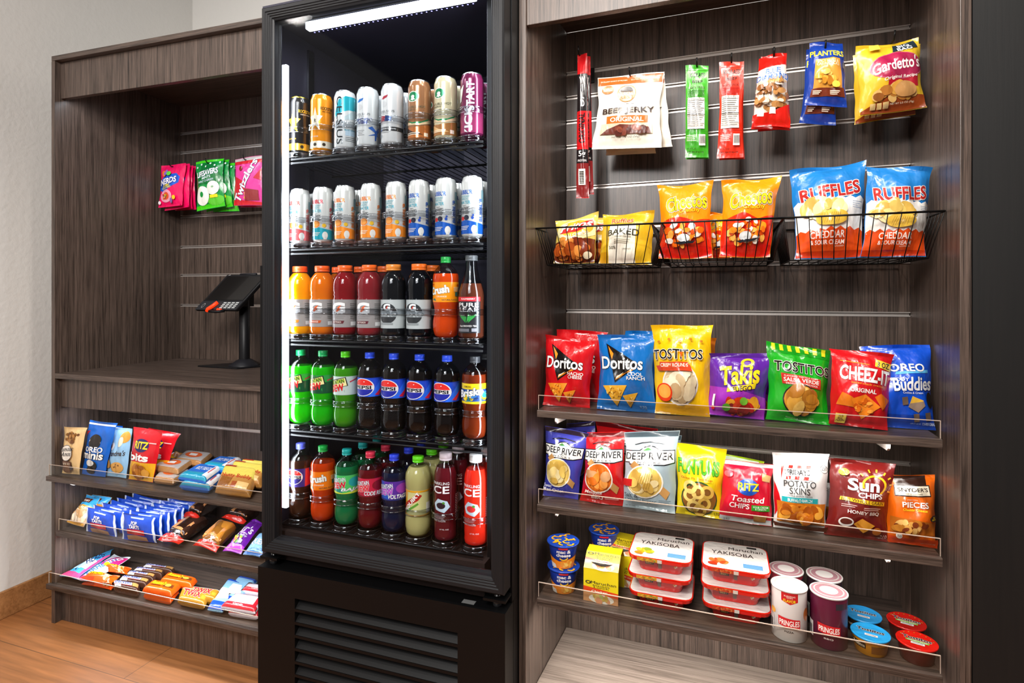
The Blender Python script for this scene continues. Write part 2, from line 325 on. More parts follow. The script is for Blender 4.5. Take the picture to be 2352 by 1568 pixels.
DS = {
 'stick': ('c8171c', [('r', 0, .60, 1, .86, '191416'), ('r', 0, .36, 1, .60, 'c9181d'), ('r', 0, .24, 1, .335, '1a1416'), ('r', 0, 0, 1, .24, '7a1c1c'), T('W\nI\nL\nD', .24, .63, .80, .84, 'f2ecec', b=.03, s=-.2), T('ORIGINAL', -.75, .46, 1.75, .505, '191416', r=90, b=.03), T('5g', .2, .275, .8, .325, 'f5f0ee', b=.03), T('PROTEIN', .15, .25, .85, .265, 'f5f0ee'), ('r', .2, .09, .75, .20, 'e8e2d8')] + [('r', .3, .1 + .011 * i, .65, .106 + .011 * i, '222') if 0 else ('r', .3, .1 + .011 * i, .65, .106 + .011 * i, '222222') for i in range(8)]),
 'jerky': ('efe8d8', [('r', 0, .87, 1, .985, 'bb5a1c'), T('EXCELLENT SOURCE OF PROTEIN', .05, .915, .46, .935, 'f4e6d2', b=.01), T('GLUTEN FREE   NOT SMOKED', .52, .915, .95, .935, 'f4e6d2', b=.01), ('e', .17, .80, .10, .06, 'c8641e'), T('12g\nPROTEIN', .10, .775, .24, .825, 'f5e8d8', b=.02), ('o', .47, .735, .15, .125, .88, 'c47a3c'), ('g', .47, .76, .10, .07, 0, 180, '2c2622'), T('THE CATTLE', .34, .715, .62, .755, 'c47a3c', b=.015), T('BEST', .36, .65, .60, .705, 'c47a3c', b=.03), T('PREMIUM', .40, .575, .60, .59, '5a5048'), T('BEEF JERKY', .10, .44, .92, .535, '3a2a24', b=.035), ('r', .18, .325, .82, .425, 'bf6a1e'), T('ORIGINAL', .24, .345, .76, .405, 'f6ead8', b=.04), ('r', .10, .185, .88, .325, 'd8c4a8'), ('p', '6a2f22', .12, .185, .2, .25, .4, .31, .62, .30, .84, .27, .86, .185), ('c', .5, .23, .36, .05, 20, ['7d3a28', '58261c', '914a32'], .05), T('NET WT 2 OZ (56g)', .30, .12, .70, .15, '4a4038', b=.01)]),
 'kgreen': ('3aa01e', kick('3aa01e', '2c6e18')), 'kred': ('d8301a', kick('d8301a', 'a01810')),
 'almond': ('c0180f', [('p', 'ece2d0', 0, .80, 1, .84, 1, .22, 0, .16)] + [('c', .5, .42, .62, .26, 60, ['a8723c', '8a5426', 'c08a50', 'e6d9c4'], .11), ('p', 'd01c10', 0, 0, 1, 0, 1, .30, .55, .20, 0, .16), T('BLUE\nDIAMOND', .02, .60, .98, .75, '1c58a8', b=.03, o=('e8eef4', .03)), ('r', .12, .14, .30, .21, 'f0ece4'), ('r', .42, .17, .60, .25, 'f0ece4'), T('Almonds', .3, .56, .9, .595, 'd2a030', b=.02)]),
 'plant': ('163a96', [('r', .04, .72, .97, .86, '16378c'), T('PLANTERS', .03, .755, .98, .845, 'f4df28', b=.035), ('p', 'd29238', .15, .20, .18, .70, .86, .72, .90, .22), ('p', '6e2c16', .10, .12, .12, .24, .94, .27, .96, .14), T('SPICY NUTS &\nCAJUN STICKS', .22, .58, .82, .69, 'f6e8c4', b=.02), ('c', .48, .38, .28, .12, 24, CH, .09), ('e', .72, .30, .10, .05, 'e8c84a'), ('e', .93, .60, .06, .045, '20365e')] + cloudlines('e8d8c0', .16, .36, .19, 3, .022) + cloudlines('e8d8c0', .56, .8, .19, 3, .022)),
 'gard': ('d8b02a', [('p', 'a81428', .42, .30, .44, .58, .95, .62, .92, .30), ('e', .60, .60, .44, .20, 'a02048'), ('o', .60, .60, .44, .20, .95, 'c05a74'), T('Gardetto\'s', .20, .53, .98, .70, 'f6f0ea', b=.03, s=.25, r=8), T('Original Recipe', .36, .40, .92, .455, 'f6ece0', b=.02, s=.15, r=6), ('p', '20303a', .55, .80, .58, .93, .92, .97, .96, .86), T('BIG\nBAG', .62, .815, .86, .93, 'eef2f2', b=.03, r=8), ('p', '8c3c14', 0, 0, 1, 0, 1, .18, .4, .20, .0, .05), ('c', .55, .22, .42, .10, 26, ['c8923c', 'a86a28', 'dcb068', '8c5424'], .10), ('e', .68, .25, .17, .10, 'b98850'), ('r', .2, .86, .36, .97, 'e6c84a'), T('NET WT 2.5 OZ (70g)', .44, .075, .8, .10, 'f0e2c0', b=.01)] + [('r', .14 + .1 * i, .05, .22 + .1 * i, .12, 'd8b878') for i in range(3)]),
 'fritos': ('d9bf5c', [('r', 0, 0, 1, .46, '6a2a12'), ('e', .55, .68, .52, .24, 'e9dfa8'), ('e', .55, .69, .40, .19, 'd0a42c'), ('p', 'b81c18', .16, .60, .16, .70, .9, .86, .96, .72, .6, .60), T('Fritos', .14, .66, .92, .83, 'f4efe6', b=.035, s=.3, r=6, o=('7a1410', .03)), T('CHILI CHEESE', .2, .50, .86, .565, 'f2e6d6', b=.025, r=5), ('c', .45, .24, .46, .20, 60, ['c86a24', 'a84a18', 'dc8a3c', '7a2c10'], .11), ('e', .86, .12, .09, .06, 'd8c8a8')]),
 'baked': ('cfa41e', [('r', .18, .02, .70, .70, 'eee8d6'), ('r', 0, 0, .16, .2, 'c08a16'), T('Ruffles', .20, .75, .64, .86, 'b8582a', b=.03, o=('f2e8d8', .03)), T('BAKED', .16, .49, .76, .61, '3c3a2c', b=.02), T('NOT FRIED', .32, .445, .62, .465, '6a6450')] + cloudlines('b8b098', .3, .6, .40, 3, .03, .008) + [T('50%', .2, .25, .33, .30, '4a4836', b=.01), T('LESS FAT', .46, .235, .62, .255, '4a4836')]),
 'cheet': ('f08a0c', [('p', 'd8260c', 0, 0, 1, 0, 1, .50, .70, .44, .4, .50, 0, .46), ('r', 0, 0, 1, .14, 'c81408'), T('Cheetos', .14, .595, .92, .80, 'f6c818', b=.045, s=.1, r=7, o=(('f4efe6', .075), ('1c1410', .04))), T('Crunchy', .40, .535, .80, .60, 'f6d020', b=.02, r=6, o=('b02a0c', .03)), ('c', .5, .28, .46, .17, 46, ['f28a18', 'e8640c', 'f6b04a', 'd84a0a', 'f0e4d8'], .065), ('e', .48, .22, .12, .05, 'd8dadc'), ('p', '20242c', .30, .17, .72, .19, .66, .16, .4, .145)]),
 'ruff': ('1a72b8', [('z', .575, .03, 7, 0, 'ece8e2'), ('z', .255, .03, 7, 0, 'dc4c14'), ('r', 0, 0, 1, .07, 'b8300c'), T('RUFFLES', .10, .61, .92, .76, 'a82420', b=.05, r=5, o=(('f1ece6', .06),), arc=-.03), ('c', .40, .47, .34, .09, 24, PC, .12), ('e', .52, .365, .22, .075, 'd2aa3c')] + [('s', 'b48a2a', .006, .38 + .03 * i, .32, .42 + .03 * i, .41) for i in range(8)] + [T('CHEDDAR', .20, .175, .70, .24, 'f0e4da', b=.02), T('& SOUR CREAM', .20, .12, .70, .16, 'f0e4da', b=.018), T('FLAVORED', .55, .1, .7, .112, 'f0c8a8')] + cloudlines('6a7a90', .8, .94, .52, 4, .02, .006)),
 'trired': ('c01018', tri('Doritos', 'NACHO\nCHEESE', 0, ['e08a24', 'c8641a', 'f0aa44']) + [('p', '7c0c14', .62, 0, 1, 0, 1, .40, .86, .2)][:0]),
 'triblue': ('0f64ae', tri('Doritos', 'COOL\nRANCH', 0, ['d8a030', 'c08620', 'e8bc58']) + [T('370', .74, .05, .86, .09, '9ab4d4', b=.01)]),
 'tosty': ('e9b70c', [('r', 0, 0, 1, .12, 'd89a06')] + bowl(.48, .33, .32, .23, 'f2eee6', ['d9c8a4', 'c8b088', 'e6dabc', 'b89a70'], 24, .14) + [('e', .20, .24, .15, .10, 'd83812'), ('e', .20, .25, .12, .075, 'e89a3c'), T('TOSTITOS', .02, .60, .86, .71, '18150f', b=.03, o=('f6f0e4', .05)), ('p', 'd86018', .47, .68, .53, .68, .5, .61), ('p', 'c8401a', .10, .475, .06, .53, .66, .545, .70, .47), ('r', .13, .50, .63, .57, 'c8401a'), T('CRISPY ROUNDS', .15, .515, .62, .555, 'f6ecd8', b=.025)] + [('e', .12 + .18 * i, .80 + .02 * (i % 2), .025, .014, 'b8741a') for i in range(5)]),
 'tosto': ('d8741a', [('r', 0, 0, 1, .3, '3c3a1e')]),
 'takis': ('5a1f96', [('p', '9a2cb0', 0, 0, 1, 0, 1, .32, .55, .42, 0, .47), ('r', 0, .93, 1, 1, '46187a'), T('Takis', .20, .50, .84, .80, 'e9cf1c', b=.05, r=5, s=.08, o=('3c126a', .04)), ('o', .62, .84, .10, .07, .55, 'e9cf1c'), ('p', 'e6cc1c', .32, .38, .33, .45, .80, .53, .79, .45), T('FUEGO', .42, .405, .74, .48, '2c1040', b=.03, r=7), ('c', .56, .19, .32, .11, 20, ['b81c14', 'd8401a', 'e8a028', '8c1410'], .10), ('e', .34, .15, .07, .06, '5aa82a'), ('e', .62, .26, .07, .06, '7ac23a'), ('s', 'f0e8f0', .035, .12, .14, .12, .34), ('e', .12, .13, .03, .03, 'd02020')]),
 'tostg': ('18a01c', [('r', 0, .86, 1, 1, '128a18')] + [('p', 'd8d020', .08 + .13 * i, .90, .14 + .13 * i, .90, .14 + .13 * i, 1, .08 + .13 * i, 1) for i in range(7)] + [T('TOSTITOS', .10, .625, 1.0, .755, '17150f', b=.03, o=('f4f0e6', .05)), ('p', 'c42a20', .22, .47, .20, .60, .84, .575, .86, .445), T('FLAVORED TORTILLA CHIPS', .25, .56, .80, .58, 'f4e8dc', b=.01), T('SALSA VERDE', .24, .50, .82, .55, 'f4e8dc', b=.03), T('TROZOS SABORIZADOS', .27, .465, .80, .487, 'f4e8dc', b=.01)] + bowl(.52, .28, .29, .20, '181a14', ['d8a040', 'c48428', 'e8bc60', 'a86c20'], 24, .12) + [T('PREPARALAS A TU GUSTO', .30, .055, .74, .075, 'e6f0d8', b=.01, arc=-.015)]),
 'cheez': ('c8141c', [('s', 'e8a020', .012, .12, .84, .6, .815), T('CHEEZ-IT', .12, .575, .96, .77, 'f0ebe6', b=.045, r=-3, o=('a00c12', .03)), ('p', 'e8c63c', .70, .80, .72, .90, 1.0, .86, .985, .76), T('3 OZ.', .74, .79, .97, .865, '2a2438', b=.03, r=-6), T('baked snack crackers', .30, .535, .88, .56, 'e8a030', b=.008, r=-3), T('ORIGINAL', .28, .435, .72, .49, 'f2e8e2', b=.045), ('p', 'd8741a', .08, .26, .16, .42, .34, .36, .38, .24), ('p', 'e8821e', .30, .34, .54, .42, .82, .28, .52, .10), ('p', 'd86c16', .70, .40, .80, .45, .97, .38, .86, .24), ('c', .55, .26, .2, .1, 18, ['f09a38', 'd86c16', 'c85a12'], .05), ('r', .08, .03, .26, .15, 'e8c850'), T('100%\nREAL\nCHEESE', .095, .04, .245, .14, '5a2010', b=.03)]),
 'buddy': ('0f4cc4', [('r', 0, 0, 1, .16, '0c3a9c'), ('p', '5ab4ea', .42, .63, .44, .665, .92, .69, .92, .655), T('OREO', .34, .665, .86, .76, 'f0f2f4', b=.035, o=('0c2c74', .03)), T('MUDDY', .30, .55, .60, .59, 'eef0f4', b=.02), T('Buddies', .36, .44, .98, .60, 'eef0f2', b=.04, r=3, o=('0c3490', .03)), T('Cookies & Cream', .50, .405, .82, .43, 'e0e8f4', b=.01), ('p', 'd8a83c', .60, .28, .66, .38, .82, .33, .78, .26), ('p', '8a7464', .58, .25, .60, .29, .82, .32, .84, .27, .74, .19), ('e', .93, .34, .06, .09, '15120f')] + [('p', '6a5648', x, y, x + .09, y + .01, x + .1, y - .08, x + .02, y - .09) for x, y in ((.84, .19), (.66, .17), (.48, .36))] + [T('NET WT 4.25 OZ', .62, .055, .78, .07, 'a8c0e8'), T('COATED CEREAL', .80, .05, .99, .08, 'd8e4f4', b=.01)]),
 'drblue': ('3c3f9e', river('3c3f9e', '2a1e2e', [T('Sweet', .05, .15, .30, .20, 'e8e6f0', s=.2, b=.02), T('Maui Onion', .04, .095, .62, .145, 'ece8ee', b=.02)], PC)),
 'drred': ('c4161a', river('c4161a', '641014', [T('Mesquite', .12, .135, .52, .195, 'f4e6de', s=.25, b=.02), T('BBQ', .28, .075, .54, .125, 'f4e6de', b=.025)] + cloudlines('f0d0c8', .58, .9, .11, 2, .018, .007), ['e8862a', 'd86a1a', 'f2a04a', 'cf9a6a'])),
 'drsilver': ('9fb2ba', river('9fb2ba', '48565e', [('r', 0, .30, .2, .39, 'b02020'), T('Salt &', .05, .165, .30, .215, '24303a', b=.012), T('Cracked Pepper', .05, .105, .66, .155, '24303a', b=.012)] + cloudlines('54626c', .7, .92, .15, 2, .018, .006) + [T('NET WT. 2 OZ (56g)', .06, .04, .32, .06, '3a464e')], PC) + [('s', 'b08c34', .008, .30 + .04 * i, .30, .38 + .04 * i, .48) for i in range(6)]),
 'funy': ('e4cc10', [('r', 0, .90, 1, 1, 'd4b80c'), T('FUNYUNS', .04, .60, .90, .80, '4aa81e', b=.04, o=('1c4a1c', .04)), ('r', .08, .505, .80, .565, 'f4c81e'), T('Onion Flavored Rings', .10, .515, .78, .555, 'a8480c', b=.012), ('e', .50, .26, .40, .245, '1e4a26'), ('e', .50, .26, .375, .225, '8a5a24')] + [x for i, (x0, y0) in enumerate([(.30, .30), (.62, .20), (.38, .15), (.68, .37), (.48, .36), (.52, .10), (.30, .42)]) for x in (('o', x0, y0, .15, .095, .52, ['edd074', 'e0b850'][i % 2]),)] + [T('170', .84, .05, .95, .09, '3a3a10', b=.01)]),
 'funygreen': ('a6c818', [('r', .1, .86, .9, .97, 'd8ecc8')]),
 'ritzt': ('c8102e', [('r', 0, .93, 1, 1, 'c8cacc'), ('r', 0, 0, 1, .09, 'c0c2c4'), ('e', .52, .60, .22, .13, '1c50b0'), T('RITZ', .32, .545, .74, .665, 'f2cf20', b=.04, o=('1a2c60', .035)), T('Toasted', .20, .36, .86, .455, 'f4ecea', b=.025, s=.15), T('CHIPS', .18, .25, .56, .335, 'f4ecea', b=.03), ('r', .60, .235, .95, .325, '2e9a2e'), T('SOUR CREAM\n& ONION', .63, .25, .92, .31, 'e8f4e0', b=.015), ('p', 'c89a5c', .80, .72, .78, .84, .98, .80, .96, .70), ('p', 'b8823e', .66, .05, .64, .17, .9, .17, .88, .06), ('e', .12, .78, .09, .05, 'd85a68'), T('240', .08, .03, .2, .06, '6a6a6a')]),
 'frid': ('dcdad8', [('p', 'c81820', 0, .16, .0, .62, .10, .46, .14, .34), ('r', .14, .66, .70, .84, 'd82a20')] + [('p', 'e6e4e2', .14 + .16 * i, .66, .22 + .16 * i, .66, .28 + .16 * i, .84, .20 + .16 * i, .84) for i in range(4)] + [('r', .18, .70, .66, .80, 'e8e6e4'), T('FRIDAYS', .24, .715, .65, .785, '1a1716', b=.035), T('TGI', .19, .72, .225, .78, '1a1716', r=0), T('POTATO\nSKINS', .18, .475, .76, .645, '3c3a3a', b=.02), T('STYLE SNACK CRISPS', .25, .445, .70, .465, '4a4848', b=.01), ('r', .15, .365, .80, .435, '1aa6ac'), T('BUFFALO RANCH', .25, .38, .70, .42, 'e8f4f2', b=.025), ('r', .06, .10, .96, .37, 'c8741c'), ('c', .5, .23, .44, .11, 50, ['e08a24', 'c86a14', 'f0a83c', 'a8520e'], .10), ('r', 0, .03, 1, .095, '4a1c10'), ('o', .88, .80, .07, .05, .85, '3a3838'), T('250', .835, .785, .925, .83, '2c2a2a', b=.02)]),
 'sunc': ('701a18', [('o', .68, .70, .20, .13, .82, 'f0b41c'), ('r', .30, .50, .78, .66, '701a18')] + [('s', 'f0b41c', .025, .68 + .25 * math.cos(a), .70 + .165 * math.sin(a), .68 + .31 * math.cos(a), .70 + .205 * math.sin(a)) for a in (-.35, .15, .6, 1.0, 1.45, 1.9, 2.4)] + [T('Sun', .26, .62, .76, .775, 'e8e2de', b=.05), T('CHIPS', .42, .54, .82, .605, 'efe8e4', b=.04), ('p', 'e6b41c', .14, .485, .15, .53, .88, .505, .88, .455), T('100% WHOLE GRAIN', .17, .475, .85, .515, '3a1c10', b=.012, r=-2), T('HONEY BBQ', .28, .325, .80, .375, 'efe6e0', b=.025), ('e', .28, .215, .12, .06, 'e6e0da'), ('e', .28, .22, .095, .04, '5a1c14'), ('p', 'e0982c', .40, .20, .54, .28, .76, .20, .60, .09), ('s', 'c87a1c', .03, .46, .21, .62, .13), ('e', .80, .13, .07, .05, 'b8641a'), ('e', .20, .84, .08, .045, 'e8b820'), T('210', .86, .045, .97, .09, 'd8b8b0', b=.012)] + cloudlines('e0b8b0', .18, .42, .43, 2, .022, .007) + cloudlines('e0b8b0', .52, .8, .42, 2, .022, .007)),
 'snyd': ('e0640e', [('r', .18, .86, .80, 1, '2e1810'), ('p', '2a1a14', .14, .70, .14, .86, .86, .86, .88, .70), ('p', 'efe2c8', .16, .715, .16, .845, .84, .845, .86, .715), T("SNYDER'S", .20, .765, .82, .82, '2c1c14', b=.03), T('OF HANOVER', .34, .725, .68, .745, '4a3a2c'), T('PRETZEL', .36, .645, .58, .66, 'f4dcc0', b=.01), T('PIECES', .26, .545, .78, .625, 'f6ece0', b=.035, o=('a83c0c', .03)), T('Cheddar Cheese', .27, .495, .74, .53, 'f4d824', b=.018), ('p', 'b8641a', .04, .17, .06, .40, .5, .38, .94, .34, .96, .16), ('c', .45, .27, .40, .10, 36, ['d8a04c', 'b87424', '7a3414', 'e8b868'], .085), ('e', .84, .42, .09, .045, '2a1a14'), T('BIG\nFLAVOR', .79, .395, .89, .445, 'f0d020', b=.02), ('r', 0, 0, 1, .12, 'c83a0c'), ('e', .20, .14, .06, .04, 'f0ece6'), T('320', .16, .125, .24, .155, '3a2a20'), T('NET WT 2.25 OZ (64g)', .64, .05, .94, .07, 'f0c8a0')]),
 'nerds': ('e8105c', [('p', '1a58c8', 0, .40, 0, .62, .3, .76, .7, .78, .88, .68, .84, .55, .5, .44, .2, .34), ('p', '123c9c', .0, .45, .02, .6, .4, .70, .74, .70, .78, .6, .4, .48), T('NERDS', .04, .535, .74, .68, 'f2eef4', b=.05, r=8, o=('12308c', .04)), T('GUMMY\nCLUSTERS', .14, .42, .56, .525, 'f0dc1c', b=.03, r=8), ('e', .36, .25, .24, .15, 'f0a0b8'), ('e', .36, .25, .13, .09, 'e0582c'), ('c', .33, .24, .12, .08, 14, ['e0582c', '5aa83a', 'f0c030', 'd02850', '8a4ab0'], .035), ('c', .3, .79, .2, .04, 6, ['5ac83a', 'e87a20', '8a60c0'], .08), ('e', .72, .2, .06, .05, 'f0c81c'), ('e', .62, .13, .05, .06, '8a6aa8'), ('e', .12, .10, .06, .04, 'f4e4ec')]),
 'mints': ('0f8a3c', [('r', 0, .95, 1, 1, '40c814'), ('r', 0, 0, 1, .09, '40c814'), ('p', '0c6c30', 0, .5, .3, .95, .7, .95, 1, .6, 1, .5), ('e', .75, .15, .28, .10, '5ac030'), T('LIFESAVERS', .08, .67, .86, .79, 'f0f4f4', b=.04, r=6, o=('123c6c', .05)), T('MINTS', .30, .605, .64, .655, 'd8e8ea', b=.025, r=6), T('WINT O GREEN', .16, .54, .74, .585, 'c8dce8', b=.012, r=5), ('e', .30, .27, .25, .19, 'e8e8de'), ('e', .70, .40, .22, .14, 'e2e4da'), ('e', .27, .30, .07, .055, '18903c'), ('e', .70, .42, .05, .02, '8ab08c'), ('r', .58, .20, .84, .26, 'e8d81c')] + [('e', .12 + .16 * i, .86 + .05 * (i % 2), .03, .02, 'c8ecd8') for i in range(6)]),
 'twiz': ('dc3c94', [('r', 0, .93, 1, 1, 'b4b0b0'), ('r', 0, .86, 1, .93, 'c82430'), ('p', 'c0202c', 0, .1, .45, .3, .5, .45, 0, .62), ('p', 'c81c28', 0, 0, 1, 0, 1, .06, 0, .13), ('p', 'c02c3c', .75, .55, 1, .75, 1, .5), T('Twizzlers', -.22, .42, 1.1, .60, 'efecf0', b=.04, r=62, o=('2c2c6c', .035)), T('nibs', .32, .2, .62, .28, 'f0d020', b=.03, r=68), ('p', '8c2c30', .42, .10, .46, .34, .9, .30, .92, .10), ('e', .27, .77, .07, .05, '8c2420')]),
 'famous': ('e9c48c', [('c', .55, .80, .40, .13, 24, ['8a5a24', '6a3e16', 'a8743a'], .07), ('e', .45, .47, .32, .17, 'ece4d8'), ('o', .45, .47, .32, .17, .94, '2a2430'), T('Famous\nAmos', .08, .40, .80, .60, '1c1a24', b=.016, s=.35, r=6), ('r', .28, .16, .72, .30, '5a3420'), T('BITE SIZE', .32, .22, .68, .265, 'e6d4b8'), ('e', .45, .12, .22, .09, '7a5030'), ('e', .72, .16, .07, .04, '2a2a3c')]),
 'oreom': ('1460c0', [('r', 0, .93, 1, .96, 'dce6f0'), ('p', 'd02030', 0, .80, .18, .82, 0, .70), ('e', .48, .66, .20, .11, '16140f'), ('e', .48, .62, .20, .10, 'e8e6e0'), ('e', .48, .60, .20, .09, '1a1714'), ('e', .50, .67, .19, .09, '221c18'), T('OREO', .14, .44, .82, .54, 'eef2f4', b=.045, o=('0c2c70', .03)), T('minis', .04, .31, .88, .45, 'f2f2f0', b=.045, o=('14140f', .045)), ('e', .5, .20, .2, .09, '1a1714'), ('e', .42, .24, .18, .06, 'd8d6d0'), ('e', .44, .10, .17, .07, '1c1814')]),
 'grandma': ('8fbadc', [('e', .75, .82, .24, .12, 'c8923c'), ('e', .60, .72, .14, .10, 'e8d8b8'), ('e', .2, .62, .13, .08, 'ece8e4'), ('e', .14, .62, .05, .05, 'b86a3c'), T("Grandma's", .02, .43, .90, .54, '3a2416', b=.02, s=.3, r=4), ('e', .58, .20, .30, .11, 'd29a4c'), ('c', .58, .20, .22, .08, 8, ['6a4020', 'e0b068'], .03), ('e', .14, .26, .16, .09, 'cf9448')]),
 'ritzb': ('c81420', [('r', 0, 0, 1, .36, 'e0a41c'), ('e', .44, .68, .26, .13, '241c58'), T('RITZ', .20, .615, .68, .755, 'f0cc24', b=.045, o=('241c50', .03)), T('bits', .0, .38, .78, .53, 'f2ecea', b=.06), ('c', .45, .17, .36, .15, 20, ['b8701c', '9a5412', 'd89838'], .12), ('r', .74, .74, .95, .76, 'e8b8b8')]),
 'crisp': ('a87848', [('r', .06, .08, .94, .92, 'b0a8a4'), ('e', .5, .5, .30, .26, 'd8581a'), ('r', .36, .40, .62, .62, 'ece6de')]),
 'treat': ('1464c4', [('r', 0, 0, 1, .26, '1a90b0'), T('RICE TREATS', .28, .44, .82, .66, 'dce8f4', b=.03), ('p', 'e4e2e4', .80, .1, .84, .92, 1, .92, 1, .1), ('r', .86, .3, .9, .72, 'c03a44'), ('r', .5, .78, .86, .86, '88b8e4')]),
 'nutty': ('b07a3c', [('r', 0, .52, 1, 1, 'd2bc54'), T('Nutty Buddy', .08, .42, .92, .60, 'b03020', b=.025), ('p', '8a5424', .05, .12, .12, .46, .42, .42, .36, .10), ('p', 'd8b070', .55, .08, .6, .32, .92, .30, .9, .08), ('p', '9a4a20', .44, .1, .46, .3, .6, .3, .58, .1), ('r', .08, .86, .4, .94, 'a82c1c')]),
 'bakery': ('d9b48a', [('r', 0, .62, 1, 1, '3a9ad0'), ('r', .08, .72, .7, .88, '5a2a1c'), T('Fresh', .16, .75, .62, .85, 'efe0d0', b=.02), ('r', 0, .46, 1, .62, 'c88a2c'), T('Iced Stick', .1, .49, .8, .59, 'f0dcb8', b=.02), ('c', .5, .25, .42, .18, 14, ['ecd8bc', 'c89a68', 'dcc0a0'], .16), ('r', 0, 0, 1, .08, 'd89a2c')]),
 'poptart': ('1c46b4', [('r', 0, 0, .06, 1, 'd0d8e8'), ('r', .94, 0, 1, 1, 'd0d8e8'), ('r', .3, .86, .7, .91, 'a8bce4'), T('POP.\nTARTS', .28, .48, .60, .76, 'ece6e4', b=.05, o=('0c2470', .03)), ('r', .22, .26, .74, .46, 'c01c28'), T('FROSTED', .4, .36, .66, .41, 'f0d8d4', b=.01), ('p', 'b88a68', .20, .03, .20, .20, .48, .25, .78, .20, .78, .03)]),
 'cakechoc': ('3a231b', []), 'cakegold': ('c8812e', []),
 'kars': ('6a1e96', [('r', 0, 0, 1, .18, 'b03cc0'), T("Kar's", .12, .50, .92, .72, 'ece4f0', b=.03, s=.2, r=4), ('c', .45, .30, .34, .10, 14, ['6ab04a', 'e0b040', 'c86428', 'e8dcb8'], .08), T('Sweet\n& Salty', .3, .36, .86, .48, 'e0cce8', b=.02), ('r', .6, .2, .8, .28, 'e8e0ec')]),
 'quest': ('8cbce0', [T('QUEST', .1, .34, .9, .62, 'f0f4f8', b=.04, r=0, o=('2c64a8', .04)), ('r', 0, 0, 1, .14, '2468b8'), ('p', '2c78c8', .1, .2, .9, .28, .9, .2)]),
 'airh': ('4aa8e0', [('r', 0, 0, 1, .14, 'e04880'), ('r', .85, .1, 1, 1, 'e0508c'), ('p', 'e8eef4', 0, .2, .9, .3, .9, .62, 0, .5), T('AIRHEADS', -.25, .42, 1.2, .62, '243c6c', b=.04, r=75), ('p', 'b0d4f0', .1, .22, .6, .24, .6, .4, .1, .4)]),
 'airh2': ('dfe6ee', [('r', 0, 0, 1, .12, 'd83878'), ('p', 'd02c78', .2, .45, 1, .55, 1, .95, .4, .95), T('AIRHEADS', -.25, .36, 1.1, .56, '3c7ac0', b=.04, r=75), T('BITES', .3, .66, 1, .80, 'f4e8f0', b=.03, r=70), ('e', .6, .55, .14, .06, 'e8c020')]),
 'sticks': ('e8500c', [T("REESE'S\nSTICKS", .1, .38, .62, .9, 'f0dc14', b=.05, o=('2a140c', .045)), ('p', 'd8c084', .62, .5, .66, .75, .86, .7, .82, .45), ('r', .0, .0, .4, .16, 'b8380c'), ('c', .78, .3, .1, .14, 5, ['d8b878', 'a8641c'], .07)]),
 'snick': ('4a2c20', [('r', .04, .35, .72, .92, 'd8d8e4'), ('r', .04, .33, .72, .4, 'b82028'), T('SNICKERS', .07, .48, .68, .86, '2a3c8c', b=.05, s=.15), ('r', .74, .3, .95, .85, 'b8884c'), ('r', .04, .05, .3, .28, 'd8d4d0')]),
 'reese': ('e8580c', [T("Reese's", .14, .45, .62, .82, 'f0d81c', b=.04, s=.2, o=('5a2c0c', .03)), ('p', '6a3414', .58, .3, .6, .6, .9, .62, .92, .3), ('e', .72, .5, .1, .14, 'd8a03c'), ('r', .16, .34, .5, .39, '5a2410')]),
 'twix': ('b07c24', [('r', 0, .84, 1, 1, 'e8e2d8'), T('TWIX', .14, .25, .78, .8, 'c41c20', b=.06, s=.1, o=('f0e4d0', .04)), ('r', .8, .2, .94, .5, 'c8982c')]),
 'bluebar': ('88b8d8', [('r', 0, 0, 1, .18, '1c48b8'), ('r', 0, .86, 1, 1, '1450c0'), ('p', 'dfe8ec', .0, .2, .9, .3, .6, .6, .1, .6), ('p', '4a3a34', .75, .4, .95, .5, .98, .8, .8, .75)]),
 'redwhite': ('dcd0d8', [('r', 0, 0, 1, .26, 'b8242c'), ('r', .86, .1, .96, .8, 'a81c28'), ('p', 'c890a8', 0, .86, 1, .9, 1, 1, 0, 1), T('Candy', .3, .08, .6, .2, 'f0d8d8', b=.02)]),
}
